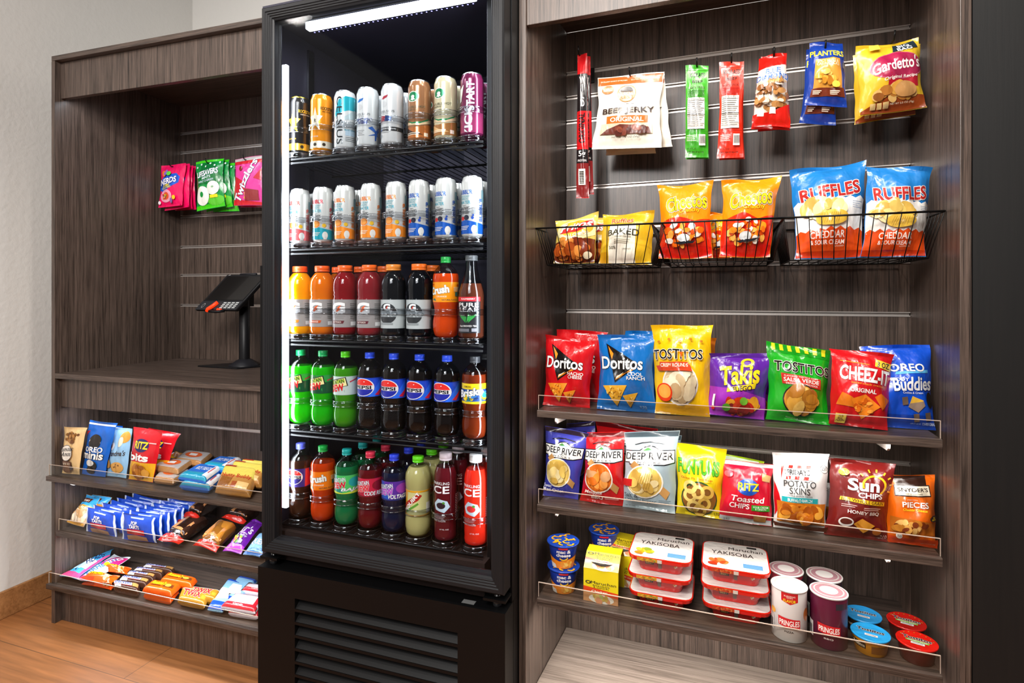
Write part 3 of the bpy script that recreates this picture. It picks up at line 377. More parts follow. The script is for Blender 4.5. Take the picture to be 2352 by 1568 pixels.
# ------------------------------------------------------------------ room
def wallmat():
    m, nt, b = newmat('painted_wall'); b.inputs['Base Color'].default_value = lin('dfdcd7'); b.inputs['Roughness'].default_value = .7
    bump(nt, b, 55, .35, .004, None, 3); return m
def floormat():
    m, nt, b = newmat('wood_plank_tile'); g = nt.nodes.new('ShaderNodeNewGeometry')
    mp = nt.nodes.new('ShaderNodeMapping'); mp.inputs['Location'].default_value = (2.512, -1.302, 0); link(nt, g.outputs['Position'], mp.inputs[0])
    br = nt.nodes.new('ShaderNodeTexBrick'); br.offset = .37; br.inputs['Scale'].default_value = 1; br.inputs['Brick Width'].default_value = 1.2; br.inputs['Row Height'].default_value = .215
    br.inputs['Mortar Size'].default_value = .0016; br.inputs['Mortar Smooth'].default_value = .3; br.inputs['Bias'].default_value = 0
    br.inputs['Color1'].default_value = lin('a86e40'); br.inputs['Color2'].default_value = lin('99623a'); br.inputs['Mortar'].default_value = lin('6e4a30')
    link(nt, mp.outputs[0], br.inputs['Vector'])
    m2 = nt.nodes.new('ShaderNodeMapping'); m2.inputs['Scale'].default_value = (2.2, 34, 1); link(nt, g.outputs['Position'], m2.inputs[0])
    n = nt.nodes.new('ShaderNodeTexNoise'); n.inputs['Scale'].default_value = 1.6; n.inputs['Detail'].default_value = 6; link(nt, m2.outputs[0], n.inputs['Vector'])
    r = nt.nodes.new('ShaderNodeValToRGB'); r.color_ramp.elements[0].position = .3; r.color_ramp.elements[0].color = (.62, .6, .57, 1); r.color_ramp.elements[1].position = .7; r.color_ramp.elements[1].color = (1.1, 1.08, 1.05, 1)
    link(nt, n.outputs[0], r.inputs[0])
    mx = nt.nodes.new('ShaderNodeMix'); mx.data_type = 'RGBA'; mx.blend_type = 'MULTIPLY'; mx.inputs[0].default_value = 1
    link(nt, br.outputs['Color'], mx.inputs[6]); link(nt, r.outputs[0], mx.inputs[7]); link(nt, mx.outputs[2], b.inputs['Base Color'])
    b.inputs['Roughness'].default_value = .42; return m
PAINT = wallmat()
def place(mb, name, fr, **k): return mb.build(name, None, fr.w(0, 0, 0), fr.a)
struct(MB().box(-4.2, 2.2, -3, 3.2, -.05, 0, floormat()).build('floor'))
struct(place(MB().box(-.293, -.213, -3.2, .9, 0, 3.0, PAINT), 'wall_left', L))
struct(place(MB().box(-.213, 2.6, .82, .9, 0, 3.0, PAINT), 'wall_back', L))
BB = wood('baseboard_wood', (5, 140, 140), '8a5c34', 'b07c4c', .45)
bev(struct(place(MB().box(-.213, -.199, -3.2, .82, 0, .102, BB), 'baseboard_left', L)), .003)
DARK = wood('dark_wall_finish', (150, 150, 4), '030303', '0a0807', .6)
struct(place(MB().box(.8965, 2.2, .002, .36, 0, 3.0, DARK), 'wall_right', R))

# ------------------------------------------------------------------ left display case
def slats(parent, x0, x1, y, z0, z1, tops, hgt=.0115, sk=0):
    """slat board with aluminium channel inserts"""
    mb = MB(); zs = [z0] + [q for t in sorted(tops) for q in (t - hgt, t)] + [z1]
    for a, b in zip(zs[::2], zs[1::2]): mb.box(x0, x1, y, y + .012, a, b, WV)
    mb.box(x0, x1, y + .012, y + .02, z0, z1, WV)
    o = mb.build('back_panel', parent)
    for t in tops:
        m = MB(); m.prism([(y - .0012, t - .0022), (y - .0012, t), (y + .0115, t), (y + .0115, t - hgt), (y - .0012, t - hgt), (y - .0012, t - hgt + .0028), (y + .008, t - hgt + .0028), (y + .008, t - .0022)], x0 + .001, x1 - .001, ALU)
        m.build('slat_rail', o)
    return o
lc = root('display_case', L, 0, 0, 0, 'tall dark wood display case with payment counter, left of the drinks cooler', 'display case')
PT = .0173; XR = .985
def part(n, mb, p, b=.0012): o = mb.build(n, p); bev(o, b); return o
part('side_panel', MB().box(0, PT, 0, .56, 0, 2.092, WV), lc)
part('side_panel', MB().box(XR, XR + PT, 0, .56, 0, 2.092, WV), lc)
part('top_panel', MB().box(0, XR + PT, 0, .56, 2.0925, 2.1105, WH), lc)
part('header_panel', MB().box(PT, XR, .022, .04, 1.957, 2.092, WV), lc)
slats(lc, PT, XR, .542, .93, 2.092, [1.9714, 1.8827, 1.795, 1.5886, 1.4476, 1.3177, 1.1797])
part('counter_top', MB().box(PT, XR, 0, .5415, .9105, .9297, WH), lc)
part('apron_panel', MB().box(PT, XR, .022, .04, .802, .9103, WV), lc)
o = slats(lc, PT, XR, .29, .002, .91, [.703]); o.name = 'lower_back_panel'
part('kick_board', MB().box(PT, XR, .025, .043, 0, .126, WV), lc)
m = MB().box(PT + .03, XR - .02, .041, .052, 1.964, 1.972, M('f4f6ff', 'glow')); m.build('led_strip', lc)
m = MB().box(PT + .03, XR - .02, .041, .052, .808, .816, M('f4f6ff', 'glow')); m.build('led_strip', lc)
light('led_strip_light', 'AREA', L.w(.5, .06, 1.962), 1.5, (.86, .92, 1), .9, .012, rot=(math.radians(18), 0, L.a))
light('led_strip_light', 'AREA', L.w(.5, .06, .805), 1.2, (.88, .94, 1), .9, .012, rot=(math.radians(14), 0, L.a))
CLEAR = M('f6f6f4', 'lip')
def shelf(fr, x0, x1, y0, y1, z, lab, nose=None, lip=.036, lipx=None, brackets=(), led=0):
    s = root('display_shelf', fr, 0, 0, z, lab, 'shelf', 'acrylic-lipped display shelves')
    mb = MB().box(x0, x1, y0 if nose is None else 0, y1, -.0175, 0, WH)
    if nose is not None: mb.box(nose, x1, y0, -.0003, -.0175, 0, WH)
    part('shelf_board', mb, s, .001)
    a, b = lipx or (x0 + .002, x1 - .002)
    l = MB().box(a, b, y0 + .010, y0 + .0125, .0002, lip, CLEAR)
    EDGE = M('c8b4a4', 'gloss')
    l.box(a, b, y0 + .0098, y0 + .0127, lip, lip + .0012, EDGE); l.box(a - .0011, a, y0 + .0098, y0 + .0127, .0002, lip + .0012, EDGE)
    if x1 < .9: l.box(b, b + .0011, y0 + .0098, y0 + .0127, .0002, lip + .0012, EDGE)
    l.build('acrylic_lip', s)
    for bx in brackets:
        k = [(y1, -.018), (y1, -.056), (y1 - .03, -.058), (y0 + .07, -.042), (y0 + .042, -.040), (y0 + .033, -.034), (y0 + .032, -.023), (y0 + .037, -.018)]
        part('shelf_bracket', MB().prism(k, bx, bx + .005, M('a8a29c', 'satin')), s, .0008)
    if led:
        MB().box(x0 + .03, x1 - .03, y0 + .05, y0 + .058, -.0212, -.0178, M('fff4ea' if fr is R else 'f2f6ff', 'glow')).build('led_strip', s)
        light('shelf_led_light', 'AREA', fr.w((x0 + x1) / 2, y0 + .030, z - .024), led, (1, .95, .89) if fr is R else (.9, .95, 1), x1 - x0 - .08, .008, rot=(math.radians(12), 0, fr.a))
    return s
shelf(L, PT + .001, XR - .001, -.014, .286, .55, 'upper left shelf with acrylic lip holding cookie bags and bars', nose=-.008, lip=.04, lipx=(-.005, XR), brackets=(.07,), led=1.5)
shelf(L, PT + .001, XR - .001, .002, .286, .343, 'middle left shelf with acrylic lip holding blue pastry packs', lip=.042, brackets=(.08, .80), led=2.8)
shelf(L, PT + .001, XR - .001, -.014, .286, .15, 'lowest left shelf with acrylic lip holding candy', nose=-.008, lip=.038, lipx=(-.007, XR))

# ------------------------------------------------------------------ right display case
rc = root('display_case', R, 0, 0, 0, 'tall dark wood snack case with pegs, baskets and shelves, right of the cooler', 'display case')
SK = .0115; WI = .876
part('side_panel', MB().box(-.0184, 0, 0, .36, 0, 2.11, WV, SK), rc)
part('side_panel', MB().box(WI, WI + .0184, 0, .36, 0, 2.11, WV, SK), rc)
part('header_panel', MB().box(.0006, WI - .0006, .004, .022, 1.8815, 2.11, WV), rc)
part('top_panel', MB().box(.001, WI - .001, .0225, .339, 2.006, 2.024, WH, SK), rc)
slats(rc, SK + .0005, WI + SK - .0005, .34, .0, 2.006, [1.8885, 1.8165, 1.744, 1.670, 1.545, 1.4255, 1.3102, 1.1785, .8093])
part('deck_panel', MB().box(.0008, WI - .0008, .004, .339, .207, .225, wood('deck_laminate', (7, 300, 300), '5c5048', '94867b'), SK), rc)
part('kick_board', MB().box(.001, WI - .001, .02, .038, 0, .2068, WV), rc)
MB().box(.03, WI - .03, .0225, .034, 1.889, 1.897, M('fff2e6', 'glow')).build('led_strip', rc)
light('led_strip_light', 'AREA', R.w(.44, .045, 1.885), 1.9, (1, .94, .88), .8, .012, rot=(math.radians(20), 0, R.a))
for z, lab in ((.933, 'upper shelf with acrylic lip in the right case'), (.697, 'middle shelf with acrylic lip in the right case'), (.462, 'lowest shelf with acrylic lip holding noodle bowls and cans')):
    shelf(R, .0155, .8612, .04, .338, z, lab, lip=.035, lipx=(.017, .8595), brackets=(.052, .775), led=4.6 if z < .5 else 1.2)

# ---- peg hooks
def hook(fr, x, y0, y1, z, lab, plate=False, grp='black peg hooks'):
    h = root('peg_hook', fr, x, y1, z, lab, 'hook', grp)
    L_ = y0 - y1
    MB().tube([(0, -.0005, -.012), (0, -.004, -.014), (0, L_ * .5, -.013), (0, L_ + .006, -.011), (0, L_, -.004), (0, L_ - .002, .006)], .0022, WIRE).build('prong', h)
    part('back_plate', MB().box(-.012, .012, -.005, -.0018, -.04 if plate else -.03, .004, WIRE), h)
    return h
for i, (x, z, lab) in enumerate([(.0865, 1.888, 'black peg hook holding the meat sticks'), (.2227, 1.8165, 'black peg hook holding the cream jerky bags'), (.3906, 1.8165, 'black peg hook holding the green stick packs'), (.4721, 1.8165, 'black peg hook holding the red stick packs'), (.5676, 1.8165, 'black peg hook holding the almond bags'), (.6774, 1.8165, 'black peg hook holding the blue nut bags'), (.8151, 1.8165, 'black peg hook holding the yellow snack mix bags')]):
    hook(R, x, .185, .34, z - .006 if i else 1.888 - .002, lab, i == 0)
for x, lab in ((.1124, 'black peg hook holding the pink candy bags'), (.3144, 'black peg hook holding the green mint bags'), (.5102, 'black peg hook holding the licorice bags')):
    hook(L, x, .40, .542, 1.793, lab)

# ---- wire baskets
def basket(xa, xb, xc, xd, lab):
    """xa..xb top rim, xc..xd bottom, at the front"""
    zt, zb, yt, yb, yk = 1.391, 1.299, .07, .118, .332
    b = root('wire_basket', R, 0, 0, 0, lab, 'basket', 'black wire baskets')
    MB().tube([(xa, yk, zt), (xa, yt, zt), (xb, yt, zt), (xb, yk, zt), (xa, yk, zt)], .0024, WIRE).build('top_rim', b)
    MB().tube([(xc, yk, zb), (xc, yb, zb), (xd, yb, zb), (xd, yk, zb), (xc, yk, zb)], .0018, WIRE).build('bottom_rim', b)
    n = 12; fm = MB()
    for i in range(n + 1):
        t = i / n; xt = xa + (xb - xa) * t; xq = xc + (xd - xc) * t
        fm.tube([(xt, yt, zt), (xq, yb, zb), (xq, yk, zb), (xt, yk, zt)], .0011, WIRE, 5)
    fm.build('cross_wires', b); sm = MB(); s2 = MB()
    for i in range(1, 11):
        t = i / 11; y = yt + (yk - yt) * t; yq = yb + (yk - yb) * t
        sm.tube([(xa, y, zt), (xc, yq, zb)], .0011, WIRE, 5); s2.tube([(xb, y, zt), (xd, yq, zb)], .0011, WIRE, 5)
    sm.build('side_wires', b); s2.build('side_wires', b)
    for t in (.2, .8):
        x = xa + (xb - xa) * t
        MB().tube([(x, yk, zt), (x, yk + .004, 1.415), (x, .3385, 1.4215)], .0022, WIRE).build('hanger', b)
basket(.004, .316, .0196, .288, 'left wire basket holding tan and gold chip bags')
basket(.2915, .5800, .3175, .5605, 'middle wire basket holding orange cheese snack bags')
basket(.5780, .8735, .5945, .8594, 'right wire basket holding two blue and orange chip bags')
R_BASKETS = 1

# ------------------------------------------------------------------ pouches, bars and bags
CNT = [0]
GU = np.linspace(0, 1, 21); GV = np.linspace(0, 1, 27)
def pouch(mb, cs, t, boxy, base, dl, seed, kind='foil', inset=0, back=.75):
    bl, br, tr, tl = [np.array(c) for c in cs]; rg = random.Random(seed)
    ph = [rg.random() * 6.28 for _ in range(8)]
    Wm = (np.linalg.norm(br - bl) + np.linalg.norm(tr - tl)) / 2; Hm = (np.linalg.norm(tl - bl) + np.linalg.norm(tr - br)) / 2
    n = np.cross((br - bl) + (tr - tl), (tl - bl) + (tr - br)); n /= np.linalg.norm(n)
    def th(u, v):
        if boxy: return (1 - np.abs(2 * u - 1) ** 9).clip(0) ** .5 * (1 - np.abs(2 * v - 1) ** 9).clip(0) ** .5 * (1 + .03 * np.sin(5 * u + ph[0]) * np.sin(4 * v + ph[1]))
        s = ((v - .045) / .90).clip(0, 1); f = np.sin(np.pi * s).clip(0) ** .62; g = (1 - np.abs(2 * u - 1) ** 2.3).clip(0) ** .8
        fold = (np.exp(-s / .16) + np.exp(-(1 - s) / .16)) * .16 * np.sin(2 * np.pi * (ph[5] * .35 + 3.1) * u + ph[6] + 2 * s)
        w = 1 + fold + .11 * np.sin(2 * np.pi * (1.6 * u + .9 * v) + ph[0]) * np.sin(np.pi * v) + .10 * np.sin(2 * np.pi * (1.1 * u - 1.7 * v) + ph[1]) + .05 * np.sin(2 * np.pi * (3.1 * u + 2.3 * v) + ph[2])
        return f * g * w
    def S(u, v, sgn=1):
        u = np.asarray(u, float); v = np.asarray(v, float)
        if boxy: uu, vv = u, v
        else:
            f = np.sin(np.pi * v.clip(0, 1)); uu = .5 + (u - .5) * (1 - .075 * f ** .7 - .02 * np.sin(7 * v + ph[3]) + .012 * np.sin(19 * v + ph[7])); vv = v
        p = (bl[None] * ((1 - uu) * (1 - vv))[:, None] + br[None] * (uu * (1 - vv))[:, None] + tr[None] * (uu * vv)[:, None] + tl[None] * ((1 - uu) * vv)[:, None])
        d = t * th(u, v) * (1 if sgn > 0 else -back)
        if not boxy:
            e = np.abs(2 * v - 1) ** 8
            d = d + t * .34 * e * np.sin(2 * np.pi * (.8 * u) + ph[4]) * np.where(v > .5, 1, .4)
        return p + n[None] * d[:, None]
    uu, vv = np.meshgrid(GU, GV); uu = uu.ravel(); vv = vv.ravel(); nu, nv = len(GU), len(GV)
    if boxy:
        uu = .5 + .5 * np.sign(uu - .5) * (np.abs(2 * uu - 1)) ** .6; vv = .5 + .5 * np.sign(vv - .5) * (np.abs(2 * vv - 1)) ** .6
    fs = [(j * nu + i, j * nu + i + 1, (j + 1) * nu + i + 1, (j + 1) * nu + i) for j in range(nv - 1) for i in range(nu - 1)]
    mb.add(S(uu, vv), fs, M(base, kind)); mb.add(S(uu, vv, -1), [f[::-1] for f in fs], M(base, kind))
    gu, gv = np.unique(uu.round(6)), np.unique(vv.round(6))
    if dl: decals(mb, dl, S, Wm, Hm, kind, gu, gv, seed, clip=((.008, .008), (.992, .992)), nrm=n)
    return S
def B(name, des, un, c, t, boxy, label, cat, group):
    CNT[0] += 1; fr = UN[un]; cs = [np.array(c[i:i + 3]) for i in (0, 3, 6, 9)]
    an = (cs[0] + cs[1]) / 2; cs = [q - an for q in cs]; base, dl = DS[des]
    mb = MB()
    if des.startswith('cake'):
        S = pouch(mb, cs, t, 0, 'f4f2f0', [], CNT[0], 'film'); decals(mb, [('r', .01, .01, .99, .15, 'c8281a'), ('r', .1, .24, .9, .29, 'd08a58'), ('r', .72, .2, .82, .62, 'd08a58')], S, .1, .15, 'foil', GU, GV, 2)
        o = mb.build(name, None, fr.w(*an), fr.a); q = MB()
        def at(u, v): return cs[0] * (1 - u) * (1 - v) + cs[1] * u * (1 - v) + cs[2] * u * v + cs[3] * (1 - u) * v
        pouch(q, [at(.14, .2), at(.86, .2), at(.86, .84), at(.14, .84)], t * .85, 1, base, [('r', .1, .1, .3, .9, 'c88a5a')], CNT[0], 'gloss'); q.build('cake', o)
    else:
        pouch(mb, cs, t, boxy, base, dl, CNT[0]); o = mb.build(name, None, fr.w(*an), fr.a)
    return tag(o, label, cat, group)
# ------------------------------------------------------------------ drinks cooler
fc = root('drinks_cooler', F, 0, 0, 0, 'tall black glass-door drinks cooler standing between the two wood cases', 'cooler')
INN = M('302e3b', 'satin'); DW = .7004; XI = .622
b = MB()
b.box(-.04, -.004, .05, .66, .49, 2.03, INN).box(XI + .001, DW, .085, .66, .49, 2.03, BLK).box(-.004, XI + .008, .62, .66, .49, 2.03, INN).box(-.004, XI + .008, .05, .62, 1.985, 2.03, INN).box(-.004, XI + .008, .05, .62, .49, .57, M('2e2320', 'satin'))  # cooler floor coloured brown to stand for the room floor reflected in the glass
b.box(.664, DW, .05, .0849, .49, 2.03, BLK).box(-.04, DW, .06, .66, 0, .4895, BLK)
b.build('cabinet_body', fc)
MB().box(XI, XI + .0008, .086, .6, .575, 1.98, M('8a8c94', 'metal')).build('mirror_side_liner', fc)
MB().box(-.003, .004, .19, .215, .6, 1.96, M('7c7e88', 'metal')).build('shelf_standard', fc)
# door frame: stepped profile swept round the rectangle
prof = [(0, .045), (0, .004), (.004, 0), (.013, 0), (.0135, .0025), (.0185, .0025), (.019, .005), (.0235, .005), (.024, .0075), (.0285, .0075), (.029, .0105), (.034, .013), (.034, .030)]
x0, x1, z0, z1 = 0, DW - .003, .5275, 1.9958; fr_ = MB(); vs = []
for o_, y in prof: vs += [(x0 + o_, y, z0 + o_), (x1 - o_ * 1.06, y, z0 + o_), (x1 - o_ * 1.06, y, z1 - o_), (x0 + o_, y, z1 - o_)]
fs = [(4 * j + i, 4 * j + (i + 1) % 4, 4 * j + 4 + (i + 1) % 4, 4 * j + 4 + i) for j in range(len(prof) - 1) for i in range(4)]
fr_.add(vs, fs, M('1b1b1d', 'satin'), False); bev(fr_.build('door_frame', fc), .0006, 1)
MB().box(.033, .6625, .016, .0175, .5605, 1.963, M('f7f9fb', 'pane')).build('door_glass', fc)
g = MB(); gk = M('8f9094', 'metal')
for a in ((.0345, .041, .5615, 1.961), (.655, .661, .5615, 1.961)): g.box(a[0], a[1], .030, .034, a[2], a[3], gk)
for a in ((.5615, .5665), (1.956, 1.961)): g.box(.041, .655, .030, .034, a[0], a[1], gk)
g.build('glass_spacer', fc)
MB().box(-.0012, .0045, -.001, .02, .80, 1.30, BLK).build('door_pull', fc)
# lower grille
gp = MB(); gx0, gx1 = -.0095, DW; lx0, lx1 = .1117, .5811; P_ = .0345
zt = [.4215 - P_ * i for i in range(12)]; zb = [q - .0275 for q in zt]
gp.box(gx0, lx0, 0, .058, 0, zt[0], BLK).box(lx1, gx1, 0, .058, 0, zt[0], BLK).box(gx0, gx1, 0, .058, zt[0], .488, BLK)
for i in range(12): gp.box(lx0, lx1, 0, .012, (zt[i + 1] if i < 11 else 0), zb[i], BLK)
gp.box(lx0, lx1, .05, .058, 0, .42, M('050505', 'matte')); gp.build('grille_panel', fc)
for i in range(12):
    q = [(.034, zt[i] + .001), (.037, zt[i] + .001), (.004, zb[i] - .001), (.001, zb[i] - .001)]
    MB().prism(q, lx0 + .0005, lx1 - .0005, M('0b0b0c', 'satin')).build('louver', fc)
for hx in (.018, DW - .03):
    h = MB().box(hx - .028, hx + .028, .008, .05, .506, .512, BLK); h.lathe([(.0005, .487), (.011, .488), (.012, .5), (.008, .505), (.008, .527), (.0005, .527)], M('2c2c2e', 'gloss'), 14, c=(hx, .03)); h.build('hinge', fc)
MB().box(DW - .115, DW - .083, .012, .028, .4882, .4886, M('6a6a6a', 'print')).build('rating_label', fc)
GL = M('f2f6ff', 'glow')
def led(x0, x1, y0, y1, z0, z1):
    o = MB().box(x0, x1, y0, y1, z0, z1, GL).build('led_strip', fc); bev(o, .002)
led(.018, .041, .050, .062, .632, 1.858); led(.10, .60, .056, .075, 1.948, 1.968); led(.650, .662, .051, .062, .62, 1.93)
dots = MB()
for i in range(34): dots.disc(.0022, 1.9475, M('8a86f0', 'glow'), 6, c=(.112 + .0144 * i, .080), up=False)
dots.build('led_diodes', fc)
EN = 1.55
light('cooler_led_light', 'AREA', F.w(.046, .062, 1.245), EN, (.90, .95, 1), .014, 1.2, rot=(math.radians(90), 0, math.radians(-62)))
light('cooler_led_light', 'AREA', F.w(.645, .066, 1.245), EN, (.90, .95, 1), .014, 1.2, rot=(math.radians(90), 0, math.radians(62)))
light('cooler_led_light', 'AREA', F.w(.35, .068, 1.945), EN * .8, (.90, .95, 1), .5, .014, rot=(math.radians(18), 0, 0))

PLAS = M('f0f2f4', 'clear'); RIM = M('dfe6ec', 'rim')
def ring(z0, z1, r, m, mb, th=.0012, n=24):
    mb.lathe([(r, z0), (r, z1), (r + th, z1), (r + th, z0), (r, z0)], m, n)
def lane(x, y, z, lab):
    l = root('lane_guide', F, x, y, z, lab, 'lane guide', 'clear plastic lane guides in the cooler')
    a = MB(); ring(0, .0125, .0355, PLAS, a); a.disc(.0355, .011, PLAS, 24); ring(.0118, .0127, .0352, RIM, a, .0018); ring(0, .0009, .0352, RIM, a, .0018); a.build('base_cup', l)
    a = MB(); ring(.070, .0845, .0358, PLAS, a); ring(.0838, .0847, .0355, RIM, a, .0018); ring(.0698, .0707, .0355, RIM, a, .0018); a.build('retaining_band', l)
    a = MB()
    for s in (-1, 1): a.box(s * .0368 - .0006, s * .0368 + .0006, -.004, .20, .0, .09, PLAS)
    a.build('side_rail', l)
for z, nm in ((1.6038, 'top'), (1.352, 'second'), (1.1003, 'third'), (.8495, 'fourth'), (.5848, 'bottom')):
    s = root('cooler_shelf', F, 0, 0, z, f'black wire shelf, {nm} one inside the cooler', 'cooler shelf', 'wire shelves in the cooler')
    a = MB(); k = M('08080a', 'satin')
    for y in (.068, .30, .58): a.tube([(.006, y, -.006), (XI - .003, y, -.006)], .0032, k)
    a.tube([(.006, .066, -.017), (XI - .003, .066, -.017)], .003, k)
    for i in range(26): a.tube([(.012 + .0238 * i, .066, -.002), (.012 + .0238 * i, .59, -.002)], .0014, k, 5)
    a.build('shelf_wires', s)

# ---- bottles and cans (profiles as radius and height fractions)
PR = {
 'soda': dict(r=.0332, p=[(.0, .0), (.62, .004), (.86, .03), (.97, .09), (1., .16), (.98, .22), (.90, .29), (.87, .33), (.92, .39), (.985, .43), (.985, .69), (1, .72), (.98, .77), (.86, .83), (.60, .88), (.40, .905), (.36, .925)], lab=(.44, .685), liq=.79, cap=(.40, .925, 1.0)),
 'gator': dict(r=.0338, p=[(.0, .0), (.80, .004), (.95, .03), (.985, .08), (.97, .10), (.985, .12), (.985, .52), (.93, .55), (.99, .58), (.95, .605), (1., .64), (1., .70), (.96, .77), (.84, .83), (.64, .88), (.52, .905), (.52, .915)], lab=(.115, .51), liq=.9, cap=(.60, .915, 1.0)),
 'tea': dict(r=.0335, p=[(.0, .0), (.90, .004), (1, .03), (1, .50), (.96, .56), (.82, .64), (.60, .74), (.47, .84), (.42, .92), (.42, .935)], lab=(.06, .50), liq=.66, cap=(.48, .935, 1.0)),
 'squirt': dict(r=.0335, p=[(.0, .0), (.70, .004), (.90, .04), (.98, .12), (.99, .20), (.95, .26), (.92, .30), (.92, .58), (.97, .63), (1., .72), (.96, .79), (.76, .86), (.46, .905), (.40, .93)], lab=(.275, .60), liq=.88, cap=(.45, .93, 1.0)),
 'ice': dict(r=.0300, p=[(.0, .0), (.80, .004), (.95, .02), (.98, .06), (.96, .10), (.98, .14), (.98, .72), (.93, .78), (.76, .845), (.52, .89), (.45, .915)], lab=(.10, .76), liq=.84, cap=(.55, .915, 1.0)),
}
def bottle(name, kind, h, liq, cap, lab, des, fr, x, y, z, label, cat, grp, facing, clearl=False):
    k = PR[kind]; r0 = k['r']; P = k['p']; lz = k['liq']
    rs = np.array([q[0] for q in P]); zs = np.array([q[1] for q in P]); zz = sorted(set(list(zs[1:]) + [lz]))
    pr = [(.0003, 0)] + [(float(np.interp(q, zs, rs)) * r0, q * h) for q in zz]
    mats = [M(liq, 'liquid') if (a[1] + b_[1]) / 2 < lz * h else M('d8dcdc', 'clear') for a, b_ in zip(pr, pr[1:])]
    mb = MB().lathe(pr, None, 28, mats); mb.disc(float(np.interp(lz, zs, rs)) * r0 * .985, lz * h, M(liq, 'liquid'), 28)
    o = mb.build(name, None, fr.w(x, y, z), 0); tag(o, label, cat, grp)
    c0, ca, cb = k['cap']; q = MB(); cr = c0 * r0
    nb = 40; vs = []
    q.lathe([(cr * .98, ca * h), (cr, ca * h + .001), (cr, ca * h + .0035), (cr * .96, ca * h + .0038), (cr, ca * h + .0045), (cr * .99, cb * h - .001), (cr * .93, cb * h), (.0003, cb * h)], M(cap, 'cap'), 24)
    q.build('cap', o)
    if lab or des:
        a, c = k['lab']; a *= h; c *= h; q = MB(); rad = lambda v: np.interp((a + (c - a) * v) / h, zs, rs) * r0 + .0005
        if lab: q.lathe([(float(rad(t)), a + (c - a) * t) for t in np.linspace(0, 1, 8)], M(lab, 'print'), 40)
        def S(u, v):
            u = np.asarray(u, float); v = np.asarray(v, float); t = facing + (u - .5) * math.pi; R_ = rad(v)
            return np.stack([R_ * np.cos(t), R_ * np.sin(t), a + (c - a) * v], 1)
        decals(q, des, S, math.pi * r0, c - a, 'print', np.linspace(0, 1, 17), np.linspace(0, 1, 6), 3, .0003, .00008, clip=((-.5, 0.003), (1.5, .997)))
        q.build('label', o)
    return o
def can(name, r, h, base, des, top, fr, x, y, z, label, cat, grp, facing):
    mb = MB(); P = [(.0003, .004), (r * .72, .004), (r * .80, 0), (r, .010), (r, h - .018), (r * .985, h - .014), (r * .86, h - .003)]
    mb.lathe(P, M(base, 'can'), 36)
    zs = np.array([.010, h - .018])
    def S(u, v):
        u = np.asarray(u, float); v = np.asarray(v, float); t = facing + (u - .5) * math.pi
        return np.stack([r * np.cos(t), r * np.sin(t), zs[0] + (zs[1] - zs[0]) * v], 1)
    decals(mb, des, S, math.pi * r, zs[1] - zs[0], 'can', np.linspace(0, 1, 17), (), 5, .0003, .00008, clip=((-.5, 0), (1.5, 1)))
    o = mb.build(name, None, fr.w(x, y, z), 0); tag(o, label, cat, grp)
    q = MB().lathe([(r * .86, h - .003), (r * .86, h), (r * .80, h), (r * .78, h - .004), (.0003, h - .004)], M(top, 'metal'), 36); q.box(-.004, .004, -.008, .008, h - .004, h - .0028, M('c8c8c8', 'metal')); q.build('can_lid', o)
    return o
star = lambda cu, cv, ru, rv, c: ('p', c, *[q for i in range(10) for q in (cu + (ru if i % 2 == 0 else ru * .42) * math.sin(i * .6283), cv + (rv if i % 2 == 0 else rv * .42) * math.cos(i * .6283))])
def rock(c, st, t2): return [star(.30, .58, .24, .26, c), star(.30, .58, .19, .205, st), T('R', .27, .52, .34, .60, '1a1612', b=.04), T('ROCKSTAR', .46, .785, .86, .85, c if c != 'e8e0d0' else '2a1c10', b=.03, s=.1), T(t2, .52, .735, .82, .765, 'e8e0d0' if c != 'e8e0d0' else '2a1c10', b=.01), ('r', 0, 0, 1, .14, st), ('e', .3, .07, .05, .035, '3a3024'), ('e', .56, .07, .05, .035, '3a3024'), T('ENERGY DRINK', .1, .22, .4, .25, st)]
def cels(c, word, extra): return [('p', c, .14, .83, .22, .88, .38, .90, .34, .85, .22, .82), ('e', .24, .72, .11, .06, 'c2c4c4'), T('CELSIUS', .10, .555, .56, .60, '5a5e60', b=.006), T('LIVE FIT', .14, .52, .4, .54, '8a8e90')] + extra + cloudlines('8a8e90', .1, .4, .25, 4, .03, .008) + [T('CELSIUS', .74, .80, 1.06, .84, '4a4e50', r=90), ('e', .12, .10, .04, .04, '9aa0a2')]
def bub(c, c2, fr_): return [T("BUBBL'R", .02, .77, .50, .86, c, b=.05), T('ANTIOXIDANT\nSPARKLING', .06, .66, .42, .75, '4aa6b4', b=.012), T('WATER', .06, .58, .44, .645, '2e9aac', b=.03), T('THAT', .16, .535, .32, .56, '3a3c40'), T('BOOSTS', .08, .47, .42, .525, '2a2c30', b=.03), T('ENERGIZES\n& REVIVES', .10, .385, .42, .45, '3a3c40', b=.015), ('p', c2, -.2, 0, -.2, .24, .05, .24, .3, .27, .55, .23, 1.2, .15, 1.2, 0), T("BUBBL'R", .42, .43, 1.1, .52, c, r=90, b=.03), ('e', .55, .09, .085, .08, 'e8e6e0'), ('r', .50, .0, .60, .06, 'd8d6d0')] + fr_ + cloudlines('f4e8dc', .08, .40, .14, 3, .03, .01) + [('r', .78, .62, .92, .86, '7a9aa0')]
orng = [('e', .26, .33, .15, .085, 'ece0cc'), ('e', .26, .33, .135, .077, 'e8721c'), ('e', .26, .33, .11, .062, 'f2a048'), ('e', .52, .30, .06, .04, 'f0c030')]
berry = [('e', .18, .30, .07, .04, 'd02c28'), ('e', .32, .315, .08, .05, '2a2a3c'), ('e', .5, .31, .04, .03, '2a50b0'), ('e', .52, .36, .03, .02, '3a60c0')]
